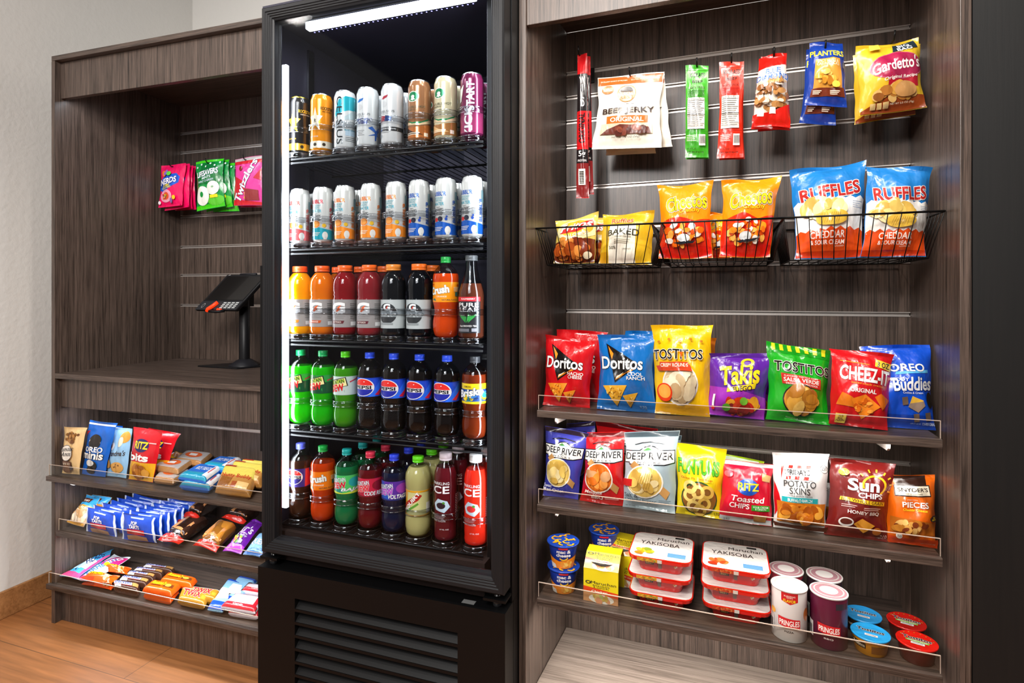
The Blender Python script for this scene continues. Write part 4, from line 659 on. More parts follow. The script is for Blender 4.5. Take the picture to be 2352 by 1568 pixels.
def dblshot(d, sw): return [('e', .30, .80, .19, .105, '1a7a4c'), ('o', .30, .80, .19, .105, .86, 'e6e2d2'), ('e', .30, .80, .055, .03, 'e8ece0'), ('p', 'e8ece0', .22, .73, .27, .79, .33, .79, .38, .73, .33, .74, .30, .72, .27, .74), T('DOUBLESHOT', .06, .575, .66, .62, '5a5a44', b=.012), T('ENERGY', .08, .53, .44, .56, '5a5a44', b=.01), ('p', 'e0c49c', -.2, .36, .2, .30, .5, .30, 1.2, .44, 1.2, .36, .5, .24, -.2, .28), ('p', '1f7a48', .05, .36, .3, .30, .55, .31, .78, .385, .74, .34, .5, .275, .28, .275), ('p', sw, -.2, .0, -.2, .24, .3, .20, .6, .23, 1.2, .32, 1.2, 0), ('p', d, -.2, .2, .1, .2, .3, .12, .6, .06, .2, .06, -.2, .1), ('r', .62, .03, .74, .10, 'e8dcc8')] + cloudlines('e8d8c0', .06, .5, .09, 2, .03, .012)
def G(word, c): return [T('G', .12, .50, .50, .90, 'ece8e4', b=.10), ('p', 'e85a1c', .25, .58, .30, .72, .40, .80, .35, .68, .40, .68, .29, .55), ('p', c, .08, .14, .10, .24, .48, .24, .45, .14), T(word, .14, .16, .40, .22, 'ece0d4'), ('r', .64, .06, .80, .2, 'd8d6d4')] + cloudlines('8a8684', .14, .5, .40, 2, .06, .015) + cloudlines('5a5856', .62, .95, .84, 9, .065, .015)
def GZ(): return [('e', .32, .52, .26, .36, '2a2c2e'), ('r', .05, .40, .6, .60, 'c2c8c8'), T('G', .22, .62, .42, .86, 'e8ecec', b=.09), ('p', 'd8402c', .29, .66, .33, .76, .36, .80, .34, .7), T('ZERO', .06, .41, .60, .59, '8a9294', b=.05, o=('2a2c2e', .03)), ('r', .12, .13, .48, .2, '8a9090'), ('r', .78, .06, .94, .30, '8a9090'), ('e', .9, .75, .06, .1, 'd06a30')]
def crush(): return [T('Crush', .02, .40, .58, .80, 'f4efe4', b=.07, r=8, o=('2a6a6a', .045)), T('ORANGE', .26, .24, .52, .32, 'f4e4c8', b=.02), ('p', '2a6a5a', .1, .12, .2, .2, .24, .06), ('e', .12, .88, .05, .04, 'c8400c'), ('e', .85, .85, .05, .05, 'c8400c'), ('r', .74, .30, .84, .5, '3a6a5a'), T('NATURAL FLAVOR', .4, .08, .8, .15, '3a4a3c')] + cloudlines('f6d8a0', .7, .95, .72, 4, .06, .03)
def pepsi(): return [('p', '2a6ae8', .45, .0, .8, .9, 1.3, 1, 1.3, .8, .95, .75, .62, 0), ('p', '1238a8', .30, 1, 1.3, .90, 1.3, 1), ('p', 'd81c34', .62, .10, .80, .42, .96, .62, 1.0, .52, .86, .36, .74, .06), ('e', .30, .50, .31, .47, 'ece8e6'), ('g', .30, .52, .275, .415, 12, 168, 'e02a24'), ('g', .30, .48, .275, .415, 192, 348, '20289c'), T('PEPSI', .06, .41, .53, .59, '14141c', b=.06)]
def dew(bg, diet=0): return [('p', bg, .5, 0, .3, 1, 1.4, 1, 1.4, 0)] + ([('p', 'b8c8c0', -.4, 0, -.4, 1, 1.4, 1, 1.4, 0)] if diet else [('p', '0c4a2c', -.4, 0, -.4, .4, 1.4, .8, 1.4, 0)]) + [('p', '1a1a14', -.06, .05, -.05, .72, .50, .98, .56, .50, .30, .40), ('p', 'f0e4a0', -.04, .10, -.03, .68, .48, .93, .53, .52, .28, .42), ('p', 'c4e03c', .0, .5, .0, .66, .46, .9, .48, .72), T('MOUNTAIN', .0, .56, .46, .80, '14381c', b=.05, r=12), T('DEW', .04, .18, .46, .56, 'd01c24', b=.08, r=10), ('s', 'c03040', .03, .6, .7, .95, .98)]
def dewx(a, b_, c, w, wc): return [('p', a, .4, 0, .2, 1, 1.4, 1, 1.4, .3), ('e', .72, .62, .18, .26, b_), ('p', c, -.3, 0, -.3, .2, .4, .05, 1.3, .3, 1.3, 0), T('MOUNTAIN', .02, .62, .46, .84, 'e6ecec', b=.04, r=10, o=('14202c', .04)), T('DEW', .06, .28, .48, .62, wc, b=.08, r=8, o=('f0e6e0', .05)), T(w, .34, .10, .84, .32, 'eef0f0', b=.04, s=.2, o=('1c2430', .03))]
def spark(c, fruit): return [T('SPARKLING', .06, .84, .60, .89, 'ece4e4', b=.012), T('ICE', .02, .69, .60, .82, 'f2ecec', b=.03), ('p', 'bcd0dc', .14, .50, .28, .60, .54, .56, .62, .46, .46, .36, .20, .40), ('e', .36, .48, .13, .055, fruit), ('e', .44, .53, .04, .02, '4a8a30'), T('ZERO SUGAR', .10, .20, .50, .23, 'f0e0e0', b=.015)] + cloudlines('e8c8c8', .12, .5, .30, 3, .022, .008) + [T('17 FL OZ', .34, .06, .58, .08, 'f0dada')] + [('r', .78, .2 + i * .03, .98, .21 + i * .03, 'e8d0d0') for i in range(16)]
gr1 = 'cans on the top cooler shelf'; gr2 = 'sparkling water cans on the second cooler shelf'; gr3 = 'bottles on the third cooler shelf'; gr4 = 'bottles on the fourth cooler shelf'; gr5 = 'bottles on the bottom cooler shelf'
YI = .10
def face(fr, x, y): p = fr.w(x, y, 0); return math.atan2(-p.y, -p.x)
def put(i, row, x, z, kind, d, short, behind=0, ny=.0735):
    f_ = face(F, x, YI); z += .0115
    lane(x, YI, z - .0115, f'clear lane guide under the {short}')
    if kind[0] == 'can': o = can(d['n'], kind[1], kind[2], d['c'], d['d'], d.get('t', 'c4c6c8'), F, x, YI, z, f'{short}, front of its lane, {row}', 'can', d['g'], f_)
    else: o = bottle(d['n'], kind[0], kind[1], d['l'], d['cap'], d.get('lb'), d['d'], F, x, YI, z, f'{short}, front of its lane, {row}', 'bottle', d['g'], f_)
    for b_ in range(behind):
        q = copy_tree(o, F.w(x + .002, YI + ny * (b_ + 1), z)); q['label'] = f'{short}, {["second", "third"][b_]} in its lane, {row}'
x1_ = [.0453, .1199, .1973, .2695, .345, .4265, .5019, .5758]
K16 = ('can', .0298, .161); r1 = 'top cooler shelf'
for x, c, d, t, n, s, bh in zip(x1_, ['1c1a1a', 'e8900f', 'd4d8d8', 'd2d6d6', 'd2d4d4', '9c6c48', 'cdc3a0', '6c1c44'],
  [rock('d8b42a', 'c8a22c', 'ENERGY DRINK'), rock('e8e0d0', 'd8d0bc', 'RECOVERY'),
   [('p', '1aa2b4', .1, .55, .3, .93, .5, 1, 1.3, 1, 1.3, .72, .6, .72, .35, .66), ('p', 'b4c8cc', .3, .5, .8, .74, 1.3, .7, 1.3, .6), T('CELSIUS', -.36, .44, 1.02, .58, '22282c', r=-90, b=.01), T('ESSENTIALS', .46, .36, .86, .39, '4a5a60', b=.01), ('r', .5, .2, .8, .32, 'a8c0d0'), T('BLUE CRUSH', .48, .30, .84, .33, '1a90a0')] + cloudlines('6a7478', .5, .9, .16, 3, .035, .01),
   cels('2a6ab4', '', [T('ARCTIC\nVIBE', .06, .38, .62, .50, '2a3c8c', b=.03, s=.1), ('p', '2458a8', .50, .30, .62, .34, .74, .26, .86, .34, 1.0, .30, .8, .22, .74, .06, .70, .06, .70, .22), ('p', '2458a8', .5, .14, .7, .2, .95, .14, .72, .17)]),
   cels('a02438', '', [('p', 'b8283c', .08, .38, .14, .5, .30, .48, .32, .38), ('p', '2c4c8c', .26, .38, .3, .5, .48, .46, .44, .38), ('r', -.3, .19, 1.3, .27, '2a2a2c'), T('SPARKLING', .06, .22, .6, .245, 'd8d8d8')]),
   dblshot('3a2418', 'a8602c'), dblshot('d8b078', '9a6838'),
   [T('KICK', -.02, .13, .80, .29, 'e8e4e8', b=.05, r=90, o=('2c1028', .03)), T('START', .06, .60, .84, .76, 'ece6ea', b=.06, r=90, o=('2c1028', .03)), ('p', 'e0e4dc', .02, .56, .10, .82, .26, .90, .16, .60), T('DEW', .02, .68, .26, .78, 'd03040', b=.04, r=70), ('p', '8c3058', -.3, 0, -.3, .4, 1.3, .45, 1.3, 0)][3:] + [T('KICK', -.02, .13, .80, .29, 'e8e4e8', b=.05, r=90, o=('2c1028', .03)), T('START', .06, .60, .84, .76, 'ece6ea', b=.06, r=90, o=('2c1028', .03)), ('p', 'e0e4dc', .02, .56, .10, .82, .26, .90, .16, .60)]],
  ['d8c040'] + ['c8cacc'] * 7, ['energy_drink_can'] * 5 + ['coffee_drink_can'] * 2 + ['energy_drink_can'],
  ['black and gold energy can with star', 'orange energy can with pale star', 'white can with teal swoosh and vertical lettering', 'white slim can with blue leaf', 'white slim can with red leaf', 'brown coffee energy can with green emblem', 'cream coffee energy can with green emblem', 'purple energy can with vertical white lettering'], [0, 0, 0, 1, 1, 1, 1, 1]):
    put(0, r1, x, 1.6038, K16, dict(n=n, c=c, d=d, t=t, g=gr1), s, bh)
x2_ = [.0459, .1251, .1967, .2791, .3569, .4256, .5028, .5766]; KS = ('can', .0276, .156); r2 = 'second cooler shelf'
for x, c, c2, f_, s, bh in zip(x2_, ['d84a3c', 'c82c3c', 'e87a24', 'e87a24', 'e87a24', '2a5cb0', '2a5cb0', '2a5cb0'], ['d8585a', '1a98aa', 'ef8a24', 'ef8a24', 'ef8a24', '1a56b0', '1a56b0', '1a56b0'], [orng, orng, orng, orng, orng, berry, berry, berry],
  ['coral red and white sparkling can', 'teal and white sparkling can', 'orange and white sparkling can left of three', 'orange and white sparkling can middle of three', 'orange and white sparkling can right of three', 'blue and white sparkling can left of three', 'blue and white sparkling can middle of three', 'blue and white sparkling can right of three'], [1, 1, 1, 0, 0, 1, 1, 1]):
    put(0, r2, x, 1.352, KS, dict(n='sparkling_water_can', c='d9dad6', d=bub(c, c2, f_), g=gr2), s, bh)
x3_ = [.0459, .1213, .1967, .2745, .3489, .4256, .5024, .5742]; r3 = 'third cooler shelf'
for x, l, c, k, h, d, lb, n, s, bh in zip(x3_, ['f0a800', 'ea7a08', '8c1018', '8e2028', '0c0d12', '0c0d12', 'e04a10', '5a2c1c'], ['f4561c', 'f4601c', 'f4641c', 'f4681c', 'e88a30', 'f4701c', '20a044', '55585a'], ['gator'] * 6 + ['soda', 'tea'], [.190] * 6 + [.207, .209],
  [G('ORANGE', 'e87a1c'), G('ORANGE', 'b84a1c'), G('FRUIT PUNCH', '5a1c24'), G('FRUIT PUNCH', '5a1c28'), GZ(), GZ(), crush(), [('r', .1, .88, .72, 1, 'c8202c'), T('RASPBERRY', .24, .92, .58, .965, 'f0dcd8', b=.02), ('r', .1, .02, .72, .88, '1c1c20'), T('PURE\nLEAF', .15, .60, .67, .84, 'ece8e4', b=.015), ('p', '2a8a3c', .12, .55, .36, .30, .38, .46), ('p', '38a048', .38, .30, .42, .56, .48, .46), ('p', '2a8a3c', .66, .55, .42, .30, .44, .48), T('Real BREWED TEA', .20, .19, .62, .235, 'e8e4e0', b=.01), ('r', .14, .06, .44, .14, '6a6a70'), ('r', .5, .06, .62, .15, '8a8a90')]],
  ['9a9490', '958f8c', '8f8a88', '928c8a', 'b4bab9', 'b4bab9', 'f0900c', None], ['sports_drink_bottle'] * 6 + ['soda_bottle', 'tea_bottle'],
  ['yellow sports drink bottle with orange cap', 'orange sports drink bottle with orange cap', 'bright red sports drink bottle', 'dark red sports drink bottle', 'black sports drink bottle with pale cap label', 'black sports drink bottle with bright orange cap', 'orange soda bottle with green cap', 'tea bottle with black leaf label'], [0, 1, 1, 1, 0, 1, 0, 0]):
    put(0, r3, x, 1.1003, (k, h), dict(n=n, l=l, cap=c, lb=lb, d=d, g=gr3), s, bh)
x4_ = [.0489, .1242, .1987, .2761, .3503, .427, .5061, .5838]; r4 = 'fourth cooler shelf'
for i, (x, l, c, lb, d, s) in enumerate(zip(x4_, ['2ad60c', '1cc40a', '3f9c10'] + ['17110f'] * 4 + ['7a2c10'], ['12a85c', '0fa055', '52c80c'] + ['2c50e0'] * 4 + ['3c3e42'], ['1a7c30', '186c2c', 'c0ccc4'] + ['1c48c8'] * 4 + ['f0d018'],
  [dew('3aa83c'), dew('2a9440'), dew('9ab0a4', 1)] + [pepsi() for _ in range(4)] + [[('r', -.3, .12, 1.3, .72, '2a4a8c'), ('c', .45, .42, .5, .26, 26, ['f0d020', '3a80c8', '2a9ab0', 'e8e4a0'], .07), T('Brisk', .06, .36, .60, .74, 'f0f0ec', b=.06, r=10, s=.2, o=('14243c', .06)), T('ICED TEA', .30, .22, .58, .32, '14243c', b=.03, r=8), T('LEMON', .22, .82, .4, .9, '3a2a14', b=.02)]],
  ['bright green soda bottle nearest the light strip', 'bright green soda bottle second from the light strip', 'green soda bottle with silver label and lime cap', 'blue-capped cola bottle, first of four from left', 'blue-capped cola bottle, second of four from left', 'blue-capped cola bottle, third of four from left', 'blue-capped cola bottle, last of four from left', 'amber iced tea bottle with yellow label'])):
    put(0, r4, x, .8495, ('soda', .2045), dict(n='soda_bottle' if i < 7 else 'tea_bottle', l=l, cap=c, lb=lb, d=d, g=gr4), s, 1 if i == 7 else 0)
x5_ = [.0489, .1242, .2029, .2777, .3512, .4225, .5019, .5862]; r5 = 'bottom cooler shelf'
for i, (x, k, h, l, c, lb, d, s, bh) in enumerate(zip(x5_, ['soda'] * 5 + ['squirt', 'ice', 'ice'], [.205, .204, .202, .201, .2005, .2025, .220, .223], ['3a1e12', 'd8420c', '127a44', '6c1018', '101a3a', 'c8c07c', '6a1420', 'f0301c'], ['5a62d8', '0e9c3c', '0e9a94', 'd03048', '2c44d8', '62d818', 'd8c8cc', 'e6e4e2'],
  ['3c2c7c', 'f0780c', '1a8a78', 'b01c38', '1c50b4', 'd2cc88', None, None],
  [[('p', 'c0202c', .6, 0, .62, 1, .72, 1, .78, .4, 1.3, .5, 1.3, .1, .8, .1), ('e', .28, .55, .27, .42, 'e8e2e0'), ('g', .28, .57, .24, .37, 12, 168, 'd8302c'), ('g', .28, .53, .24, .37, 192, 348, '2c2470'), T('PEPSI', .06, .46, .50, .62, '14141c', b=.06)], crush(), dewx('4ac060', '14a0a0', 'c8d840', 'BAJA', 'd02030'), dewx('c82040', '8a1024', '701020', 'CODE RED', 'e03040'), dewx('5a2c9c', 'a03cb0', '1c2c6c', 'VOLTAGE', 'b04cc0'),
   [('p', 'e0a41c', -.3, 0, -.3, 1, .2, 1, .1, 0), ('p', 'b02018', .02, .22, .04, .42, .50, .88, .60, .80, .50, .62), T('SQUIRT', -.02, .44, .64, .62, 'f2ece2', b=.06, r=48, o=('8a1410', .03)), ('s', '5a9a30', .05, .1, .1, .5, .5), ('r', .72, .1, .9, .5, 'e8e4d4'), ('r', -.5, .93, 1.5, 1, 'f0a814'), ('r', -.5, 0, 1.5, .05, 'f0a814')], spark('', '2a1a24'), spark('', 'd03030')],
  ['blue-capped cola bottle with purple label', 'orange soda bottle with orange label', 'teal green soda bottle with teal cap', 'dark red soda bottle with red cap', 'dark blue soda bottle with blue cap', 'pale yellow soda bottle with lime cap', 'slim dark red sparkling bottle', 'slim bright red sparkling bottle'], [0, 0, 2, 1, 2, 2, 2, 1])):
    put(0, r5, x, .5848, (k, h), dict(n='soda_bottle' if i < 6 else 'sparkling_water_bottle', l=l, cap=c, lb=lb, d=d, g=gr5), s, bh)

# ------------------------------------------------------------------ payment terminal on the left counter
def terminal():
    t = root('payment_terminal', L, .545, .37, .9298, 'black tablet payment terminal on a pole, standing on the left counter', 'payment terminal')
    k = M('141416', 'satin'); k2 = M('1e1e22', 'satin')
    q = MB(); pl = [(-.185, -.055), (.028, -.072), (.10, .08), (-.10, .10)]; q.prism(pl, 0, .006, k, 'z'); part('base_plate', q, t, .002)
    q = MB(); q.lathe([(.062, .0062), (.062, .009), (.03, .03), (.02, .034)], k2, 6); q.build('base_collar', t)
    q = MB(); q.lathe([(.0205, .03), (.0205, .30), (.0003, .302)], k, 24); q.build('pole', t)
    # tilted slab: corners in local coordinates (from the lower left round to the upper left)
    a = np.array([-.178, -.075, .232]); b_ = np.array([.028, -.075, .232]); c = np.array([.122, -.005, .374]); d = np.array([-.083, -.005, .376])
    n = np.cross(b_ - a, d - a); n /= np.linalg.norm(n)
    def S(u, v):
        u = np.asarray(u, float)[:, None]; v = np.asarray(v, float)[:, None]
        return a * (1 - u) * (1 - v) + b_ * u * (1 - v) + c * u * v + d * (1 - u) * v
    q = MB(); fr4 = [a, b_, c, d]; bk = [p - n * .016 for p in fr4]
    q.add(fr4 + bk, [(0, 1, 2, 3), (7, 6, 5, 4), (0, 4, 5, 1), (1, 5, 6, 2), (2, 6, 7, 3), (3, 7, 4, 0)], k, False); sl = part('tablet', q, t, .004)
    def dec(nm, dl, kind): w = MB(); decals(w, dl, S, .206, .18, kind, (), (), 2, .0009, .0001); w.build(nm, sl)
    dec('screen', [('r', .06, .28, .95, .94, '020203')], 'gloss')
    dec('keypad_panel', [('r', .005, .005, .99, .24, '26272b')], 'satin')
    dec('keypad', [('r', .56 + .1 * i, .05 + .045 * j, .63 + .1 * i, .075 + .045 * j, 'c8cccc') for i in range(4) for j in range(4)], 'print')
    dec('logo_mark', [('p', '9a9a9c', .05, .955, .09, .985, .12, .97), ('o', .12, .12, .03, .06, .8, '9a9a9c')], 'print')
    q = MB(); q.tube([S([.42], [.20])[0] + n * .004, S([.40], [.1])[0] + n * .006, S([.36], [.0])[0] + n * .008, S([.34], [-.03])[0] + n * .002], .007, M('ff3408', 'lamp'), 8); q.build('card_slot_light', t)
    q = MB(); q.tube([S([.58], [-.0])[0] + n * .004, S([.68], [-.02])[0] + n * .004], .006, M('ff3408', 'lamp'), 8); q.build('card_slot_light', t)
    q = MB(); q.tube([S([.45], [.0])[0], S([.46], [-.06])[0] + n * .01, S([.62], [-.08])[0] + n * .012, S([.74], [-.02])[0]], .006, k, 8); q.build('chip_reader', t)
    q = MB(); q.tube([S([.3], [1.01])[0] - n * .006, S([.68], [1.02])[0] - n * .006], .005, k2, 8); q.build('camera_bar', t)
    q = MB(); q.box(-.02, .02, -.045, .03, .245, .295, k); q.build('mount', t)
terminal()

# ------------------------------------------------------------------ tubs, cups and bowls on the lowest right shelf
def tub(name, x, y, z, prof, base, des, lidz, lidr, lidc, liddes, label, cat, grp, fr=R, span=.78, lidname='lid', lidk='foil', rimc=None):
    f_ = face(fr, x, y); mb = MB(); mb.lathe(prof, M(base, 'print'), 40); zz = [p[1] for p in prof[2:]]; rr = [p[0] for p in prof[2:]]
    z0, z1 = zz[0], zz[-1]
    def S(u, v):
        u = np.asarray(u, float); v = np.asarray(v, float); t = f_ + (u - .5) * math.pi; q = z0 + (z1 - z0) * v; r = np.interp(q, zz, rr)
        return np.stack([r * np.cos(t), r * np.sin(t), q], 1)
    if des: decals(mb, des, S, math.pi * np.mean(rr), z1 - z0, 'print', np.linspace(0, 1, 17), np.linspace(0, 1, 5), 7, .0004, .00008, clip=((-.4, 0), (1.4, 1)))
    o = mb.build(name, None, fr.w(x, y, z), 0); tag(o, label, cat, grp)
    q = MB(); q.lathe([(lidr * .97, lidz - .004), (lidr, lidz - .0035), (lidr, lidz - .0005), (lidr * .97, lidz), (lidr * .93, lidz - .0006), (.0003, lidz - .0006)], M(rimc or lidc, lidk), 40)
    if rimc: q.disc(lidr * .92, lidz - .0004, M(lidc, lidk), 40)
    def SL(u, v):
        X = (np.asarray(u, float) - .5) * 2 * lidr; Y = (np.asarray(v, float) - .5) * 2 * lidr; a = f_ + math.pi / 2; c, s = math.cos(a), math.sin(a)
        return np.stack([X * c - Y * s, X * s + Y * c, np.full_like(X, lidz - .0002)], 1)
    if liddes: decals(q, liddes, SL, 2 * lidr, 2 * lidr, lidk, (), (), 9, .0003, .0001)
    q.build(lidname, o); return o
macs = [('s', 'f0a818', .055, *[v for t in np.linspace(0, 1, 6) for v in (cx + .12 * math.cos(a + 2.4 * t), cy_ + .12 * math.sin(a + 2.4 * t))]) for cx, cy_, a in ((.5, .72, .3), (.28, .62, 2), (.72, .62, 4), (.38, .40, 1), (.62, .38, 3), (.5, .54, 5), (.22, .40, 4.4), (.78, .42, .6), (.5, .22, 2.2), (.34, .80, 3.4), (.68, .80, 1.2), (.32, .22, .2), (.70, .22, 4))]
macb = [('p', 'f08a1c', .14, 0, .08, .50, .40, .34, .66, .44, .92, .56, .86, 0), ('c', .62, .2, .2, .16, 14, ['f0b040', 'e8962c', 'f6c860'], .05), ('r', .40, .90, .60, .98, 'd02030'), T('mac &\ncheese', .34, .56, .68, .88, 'f0eef0', b=.05), ('s', 'f4c020', .03, .42, .50, .46, .44, .52, .42, .58, .46, .61, .52), ('p', 'e8e4dc', .16, .02, .15, .25, .3, .2, .32, .02)]
gm = 'macaroni cups on the lowest right shelf'
mp = [(.0003, .0), (.026, .0), (.0285, .001), (.037, .055), (.0378, .0585)]
def mac(x, y, z, lab): return tub('macaroni_cup', x, y, z, mp, '1838a0', macb, .0625, .0415, '1c44a8', macs, lab, 'cup', gm, lidk='foil')
mac(.066, .108, .462, 'blue macaroni cup at the bottom of the left stack')
mac(.064, .110, .5247, 'blue macaroni cup on top of the left stack')
mac(.150, .215, .462, 'blue macaroni cup at the bottom, behind the yellow carton')
mac(.150, .216, .5247, 'blue macaroni cup on top, half hidden behind the yellow carton')
md = [('p', 'd8461c', 0, .40, 0, .46, .4, .42, 1, .36, 1, .30, .4, .36), ('r', 0, 0, 1, .30, 'c89060'), ('p', 'd0401a', 0, .30, 0, .40, .5, .36, 1, .30, 1, .2, .5, .26), ('e', .52, .12, .36, .14, 'ece4d4'), ('c', .52, .13, .26, .09, 16, ['e0c070', 'c8a850', 'b8c070', 'd8946a'], .09), ('o', .14, .60, .08, .05, .6, '2a2a24'), T('Maruchan', .22, .565, .94, .65, '1c1a1a', b=0), T('Instant\nLunch', .28, .445, .76, .55, '1c1a1a', b=0), T('Chicken', .24, .315, .70, .375, 'f4ead8', b=.03), T('Flavor', .74, .305, .93, .335, 'f4ead8', b=.015)]
mt = [('r', 0, 0, 1, .48, 'd8b070'), ('p', 'd8461c', 0, .48, 0, .62, .5, .52, 1, .46, 1, .34, .5, .42), ('e', .55, .20, .32, .24, 'ece4d4'), ('c', .55, .22, .24, .12, 10, ['e0c070', 'c8a850', 'd8946a'], .09), T('Maruchan', .26, .78, .96, .94, '1c1a1a', b=0), T('Instant\nLunch', .32, .58, .80, .76, '1c1a1a', b=0), T('Chicken', .3, .46, .7, .54, 'f4ead8', b=.03), ('o', .14, .84, .09, .07, .6, '2a2a24')]
def carton(x, y, da, lab):
    o = root('noodle_carton', R, x, y, .462, lab, 'noodle carton', 'noodle cartons on the lowest right shelf', da); w = .0432
    Q = [(0, .0008), (.003, .080), (.040, .108), (.072, .110), (.094, .082), (.094, .0008)]
    q = MB(); KT = 'e6cf1a'; cm = M(KT, 'print')
    for (ya, za), (yb, zb_) in zip(Q, Q[1:]): q.add([(-w, ya, za), (w, ya, za), (w, yb, zb_), (-w, yb, zb_)], [(0, 1, 2, 3)], cm, False)
    def Sf(i):
        (ya, za), (yb, zb_) = Q[i], Q[i + 1]
        return lambda u, v: np.stack([-w + 2 * w * np.asarray(u, float), ya + (yb - ya) * np.asarray(v, float), za + (zb_ - za) * np.asarray(v, float)], 1)
    decals(q, md, Sf(0), .0864, .08, 'print', (), (), 4, .0005, .0001); decals(q, mt, Sf(1), .0864, .046, 'print', (), (), 4, .0005, .0001)
    q.build('carton_sleeve', o)
    e = MB().lathe([(.0003, .001), (.026, .001), (.038, .088), (.041, .091), (.0003, .092)], M('3a332e', 'matte'), 32, c=(0, .047)); e.build('foam_cup', o)
carton(.1695, .072, 0, 'yellow noodle soup carton with red band, front one')
carton(.200, .172, -.12, 'yellow noodle soup carton turned slightly, behind the front carton')
def rrect(w, d, c, n=4):
    pts = []
    for sx, sy, a0 in ((1, 1, 0), (-1, 1, 90), (-1, -1, 180), (1, -1, 270)):
        for i in range(n + 1):
            a = math.radians(a0 + 90 * i / n); pts.append((sx * (w - c) + c * math.cos(a), sy * (d - c) + c * math.sin(a)))
    return pts
def noodle_bowl(x, y, z, band, lab, top):
    o = root('noodle_bowl', R, x, y, z, lab, 'noodle bowl', 'red noodle bowls on the lowest right shelf')
    q = MB(); prev = None; lv = [(.050, .046, .016, .001), (.053, .049, .017, .012), (.066, .062, .020, .036), (.069, .065, .020, .0375)]; rings = []
    vs = []
    for w, d, c, zz in lv: vs += [(a, b_, zz) for a, b_ in rrect(w, d, c)]
    n = 20; fs = [tuple(range(n))[::-1]] + [(j * n + i, j * n + (i + 1) % n, (j + 1) * n + (i + 1) % n, (j + 1) * n + i) for j in range(len(lv) - 1) for i in range(n)]
    q.add(vs, fs, M('c8180f', 'gloss'), False)
    b = .0478
    def Sb(u, v):
        u = np.asarray(u, float); v = np.asarray(v, float); return np.stack([-.05 + .1 * u, -.0512 - .0128 * v, .0122 + .0255 * v], 1)
    decals(q, [('r', .02, .04, .44, .92, 'a8160f'), ('r', .16, .32, .36, .72, '1c1812'), T('BEST', .18, .4, .34, .64, 'd8b060', b=.03), ('r', .46, 0, .54, 1, '6a5a4c'), ('c', .86, .5, .04, .2, 4, ['d8a040', 'e8e0d0'], .03)], Sb, .1, .0255, 'print', (), (), 2, .0006, .0001); q.build('tray', o)
    rim = MB(); vs = [(a, b_, .0335) for a, b_ in rrect(.0728, .0718, .022)] + [(a, b_, .0425) for a, b_ in rrect(.0748, .0738, .022)] + [(a, b_, .0428) for a, b_ in rrect(.069, .068, .02)]
    rm = M('d8200f', 'gloss')
    rim.add(vs, [(j * n + i, j * n + (i + 1) % n, (j + 1) * n + (i + 1) % n, (j + 1) * n + i) for j in range(2) for i in range(n)], rm, False)
    def Sr(u, v):
        u = np.asarray(u, float); v = np.asarray(v, float); return np.stack([-.052 + .104 * u, np.full_like(u, -.0719) - .002 * v, .0337 + .0088 * v], 1)
    decals(rim, [('r', 0, 0, .46, 1, band[0]), ('c', .22, .5, .24, .7, 26, band, .028), ('r', .46, 0, .56, 1, 'e4dcd0'), ('r', .58, 0, 1, .8, 'e0180c')], Sr, .104, .009, 'gloss', (), (), 3, .0003, .00005, clip=((0, 0), (1, 1))); rim.build('rim', o)
    lid = MB(); lid.add([(a, b_, .0432) for a, b_ in rrect(.072, .071, .021)], [tuple(range(n))], M('e9e2dc', 'foil'), False)
    if top:
        def Sl(u, v): return np.stack([-.07 + .14 * np.asarray(u, float), -.068 + .136 * np.asarray(v, float), np.full(np.shape(u), .0434)], 1)
        decals(lid, [T('Maruchan', .40, .74, .95, .86, '3a302c', b=0), T('YAKISOBA', .12, .52, .8, .66, '4a3c38', b=.01), ('p', '5a88c0', .62, .1, .62, .26, .92, .26, .92, .1), ('r', .70, .90, .86, .97, '2c2624'), ('c', .2, .2, .2, .14, 12, band, .06)], Sl, .14, .136, 'foil', (), (), 3, .0003, .0001)
    lid.build('film_lid', o)
Y1 = ['d89a1c', 'e8b83c', 'c8701c', '8a9a2c']; Y2 = ['c8401a', 'd8642c', 'a82c14', 'e08040']
for sx, yy, band, nm in ((.309, .146, Y1, 'left'), (.4785, .150, Y2, 'right')):
    for j, lv_ in enumerate(('bottom', 'middle', 'top')): noodle_bowl(sx + (.002, -.001, .0005)[j], yy, .4622 + .0435 * j, band, f'red noodle bowl at the {lv_} of the {nm} stack', j == 2)
def pringle(c, sub, x, y, lab, dark):
    fg = 'f2eeea'
    d = ([('r', .62, .80, .94, .92, '2a2a34')] if dark else [('p', 'c41c24', .36, 1, .36, .82, .52, .76, .66, .82, .66, 1), T('BURSTING\nWITH', .41, .88, .61, .94, 'f0e0d0', b=.01), T('FLAVOR', .40, .80, .62, .86, 'f0d820', b=.03), ('e', .86, .55, .08, .13, 'b8682c'), ('e', .17, .54, .07, .06, 'e8a020')]) + [('p', 'c81c24', .31, .31, .30, .49, .70, .46, .70, .27), T('PRINGLES', .325, .325, .685, .435, 'f4eee6', b=.03), T(sub, .42, .19, .58, .225, 'f2eae6' if dark else '1c1816', b=.02), ('r', .06, .14, .2, .44, 'd8d4d0')] + [('r', .08 + .014 * i, .18, .087 + .014 * i, .36, '2a2624') for i in range(7)]
    return tub('chip_canister', x, y, .462, [(.0003, .0), (.0345, 0), (.036, .0015), (.036, .109)], c, d, .1125, .0378, 'd6d0cc' if not dark else 'b08088', [('o', .5, .5, .40, .40, .9, 'c8beb8'), ('e', .5, .5, .24, .24, 'e2dcd8')], lab, 'chip canister', 'small chip canisters on the lowest right shelf', lidname='plastic_lid', lidk='gloss', rimc='d6d2ce')
pringle('e6e2df', 'PIZZA', .5905, .0925, 'white chip canister with red lettering band, front one', 0)
pringle('5c1234', 'BBQ', .669, .0925, 'maroon chip canister with red lettering band, front one', 1)
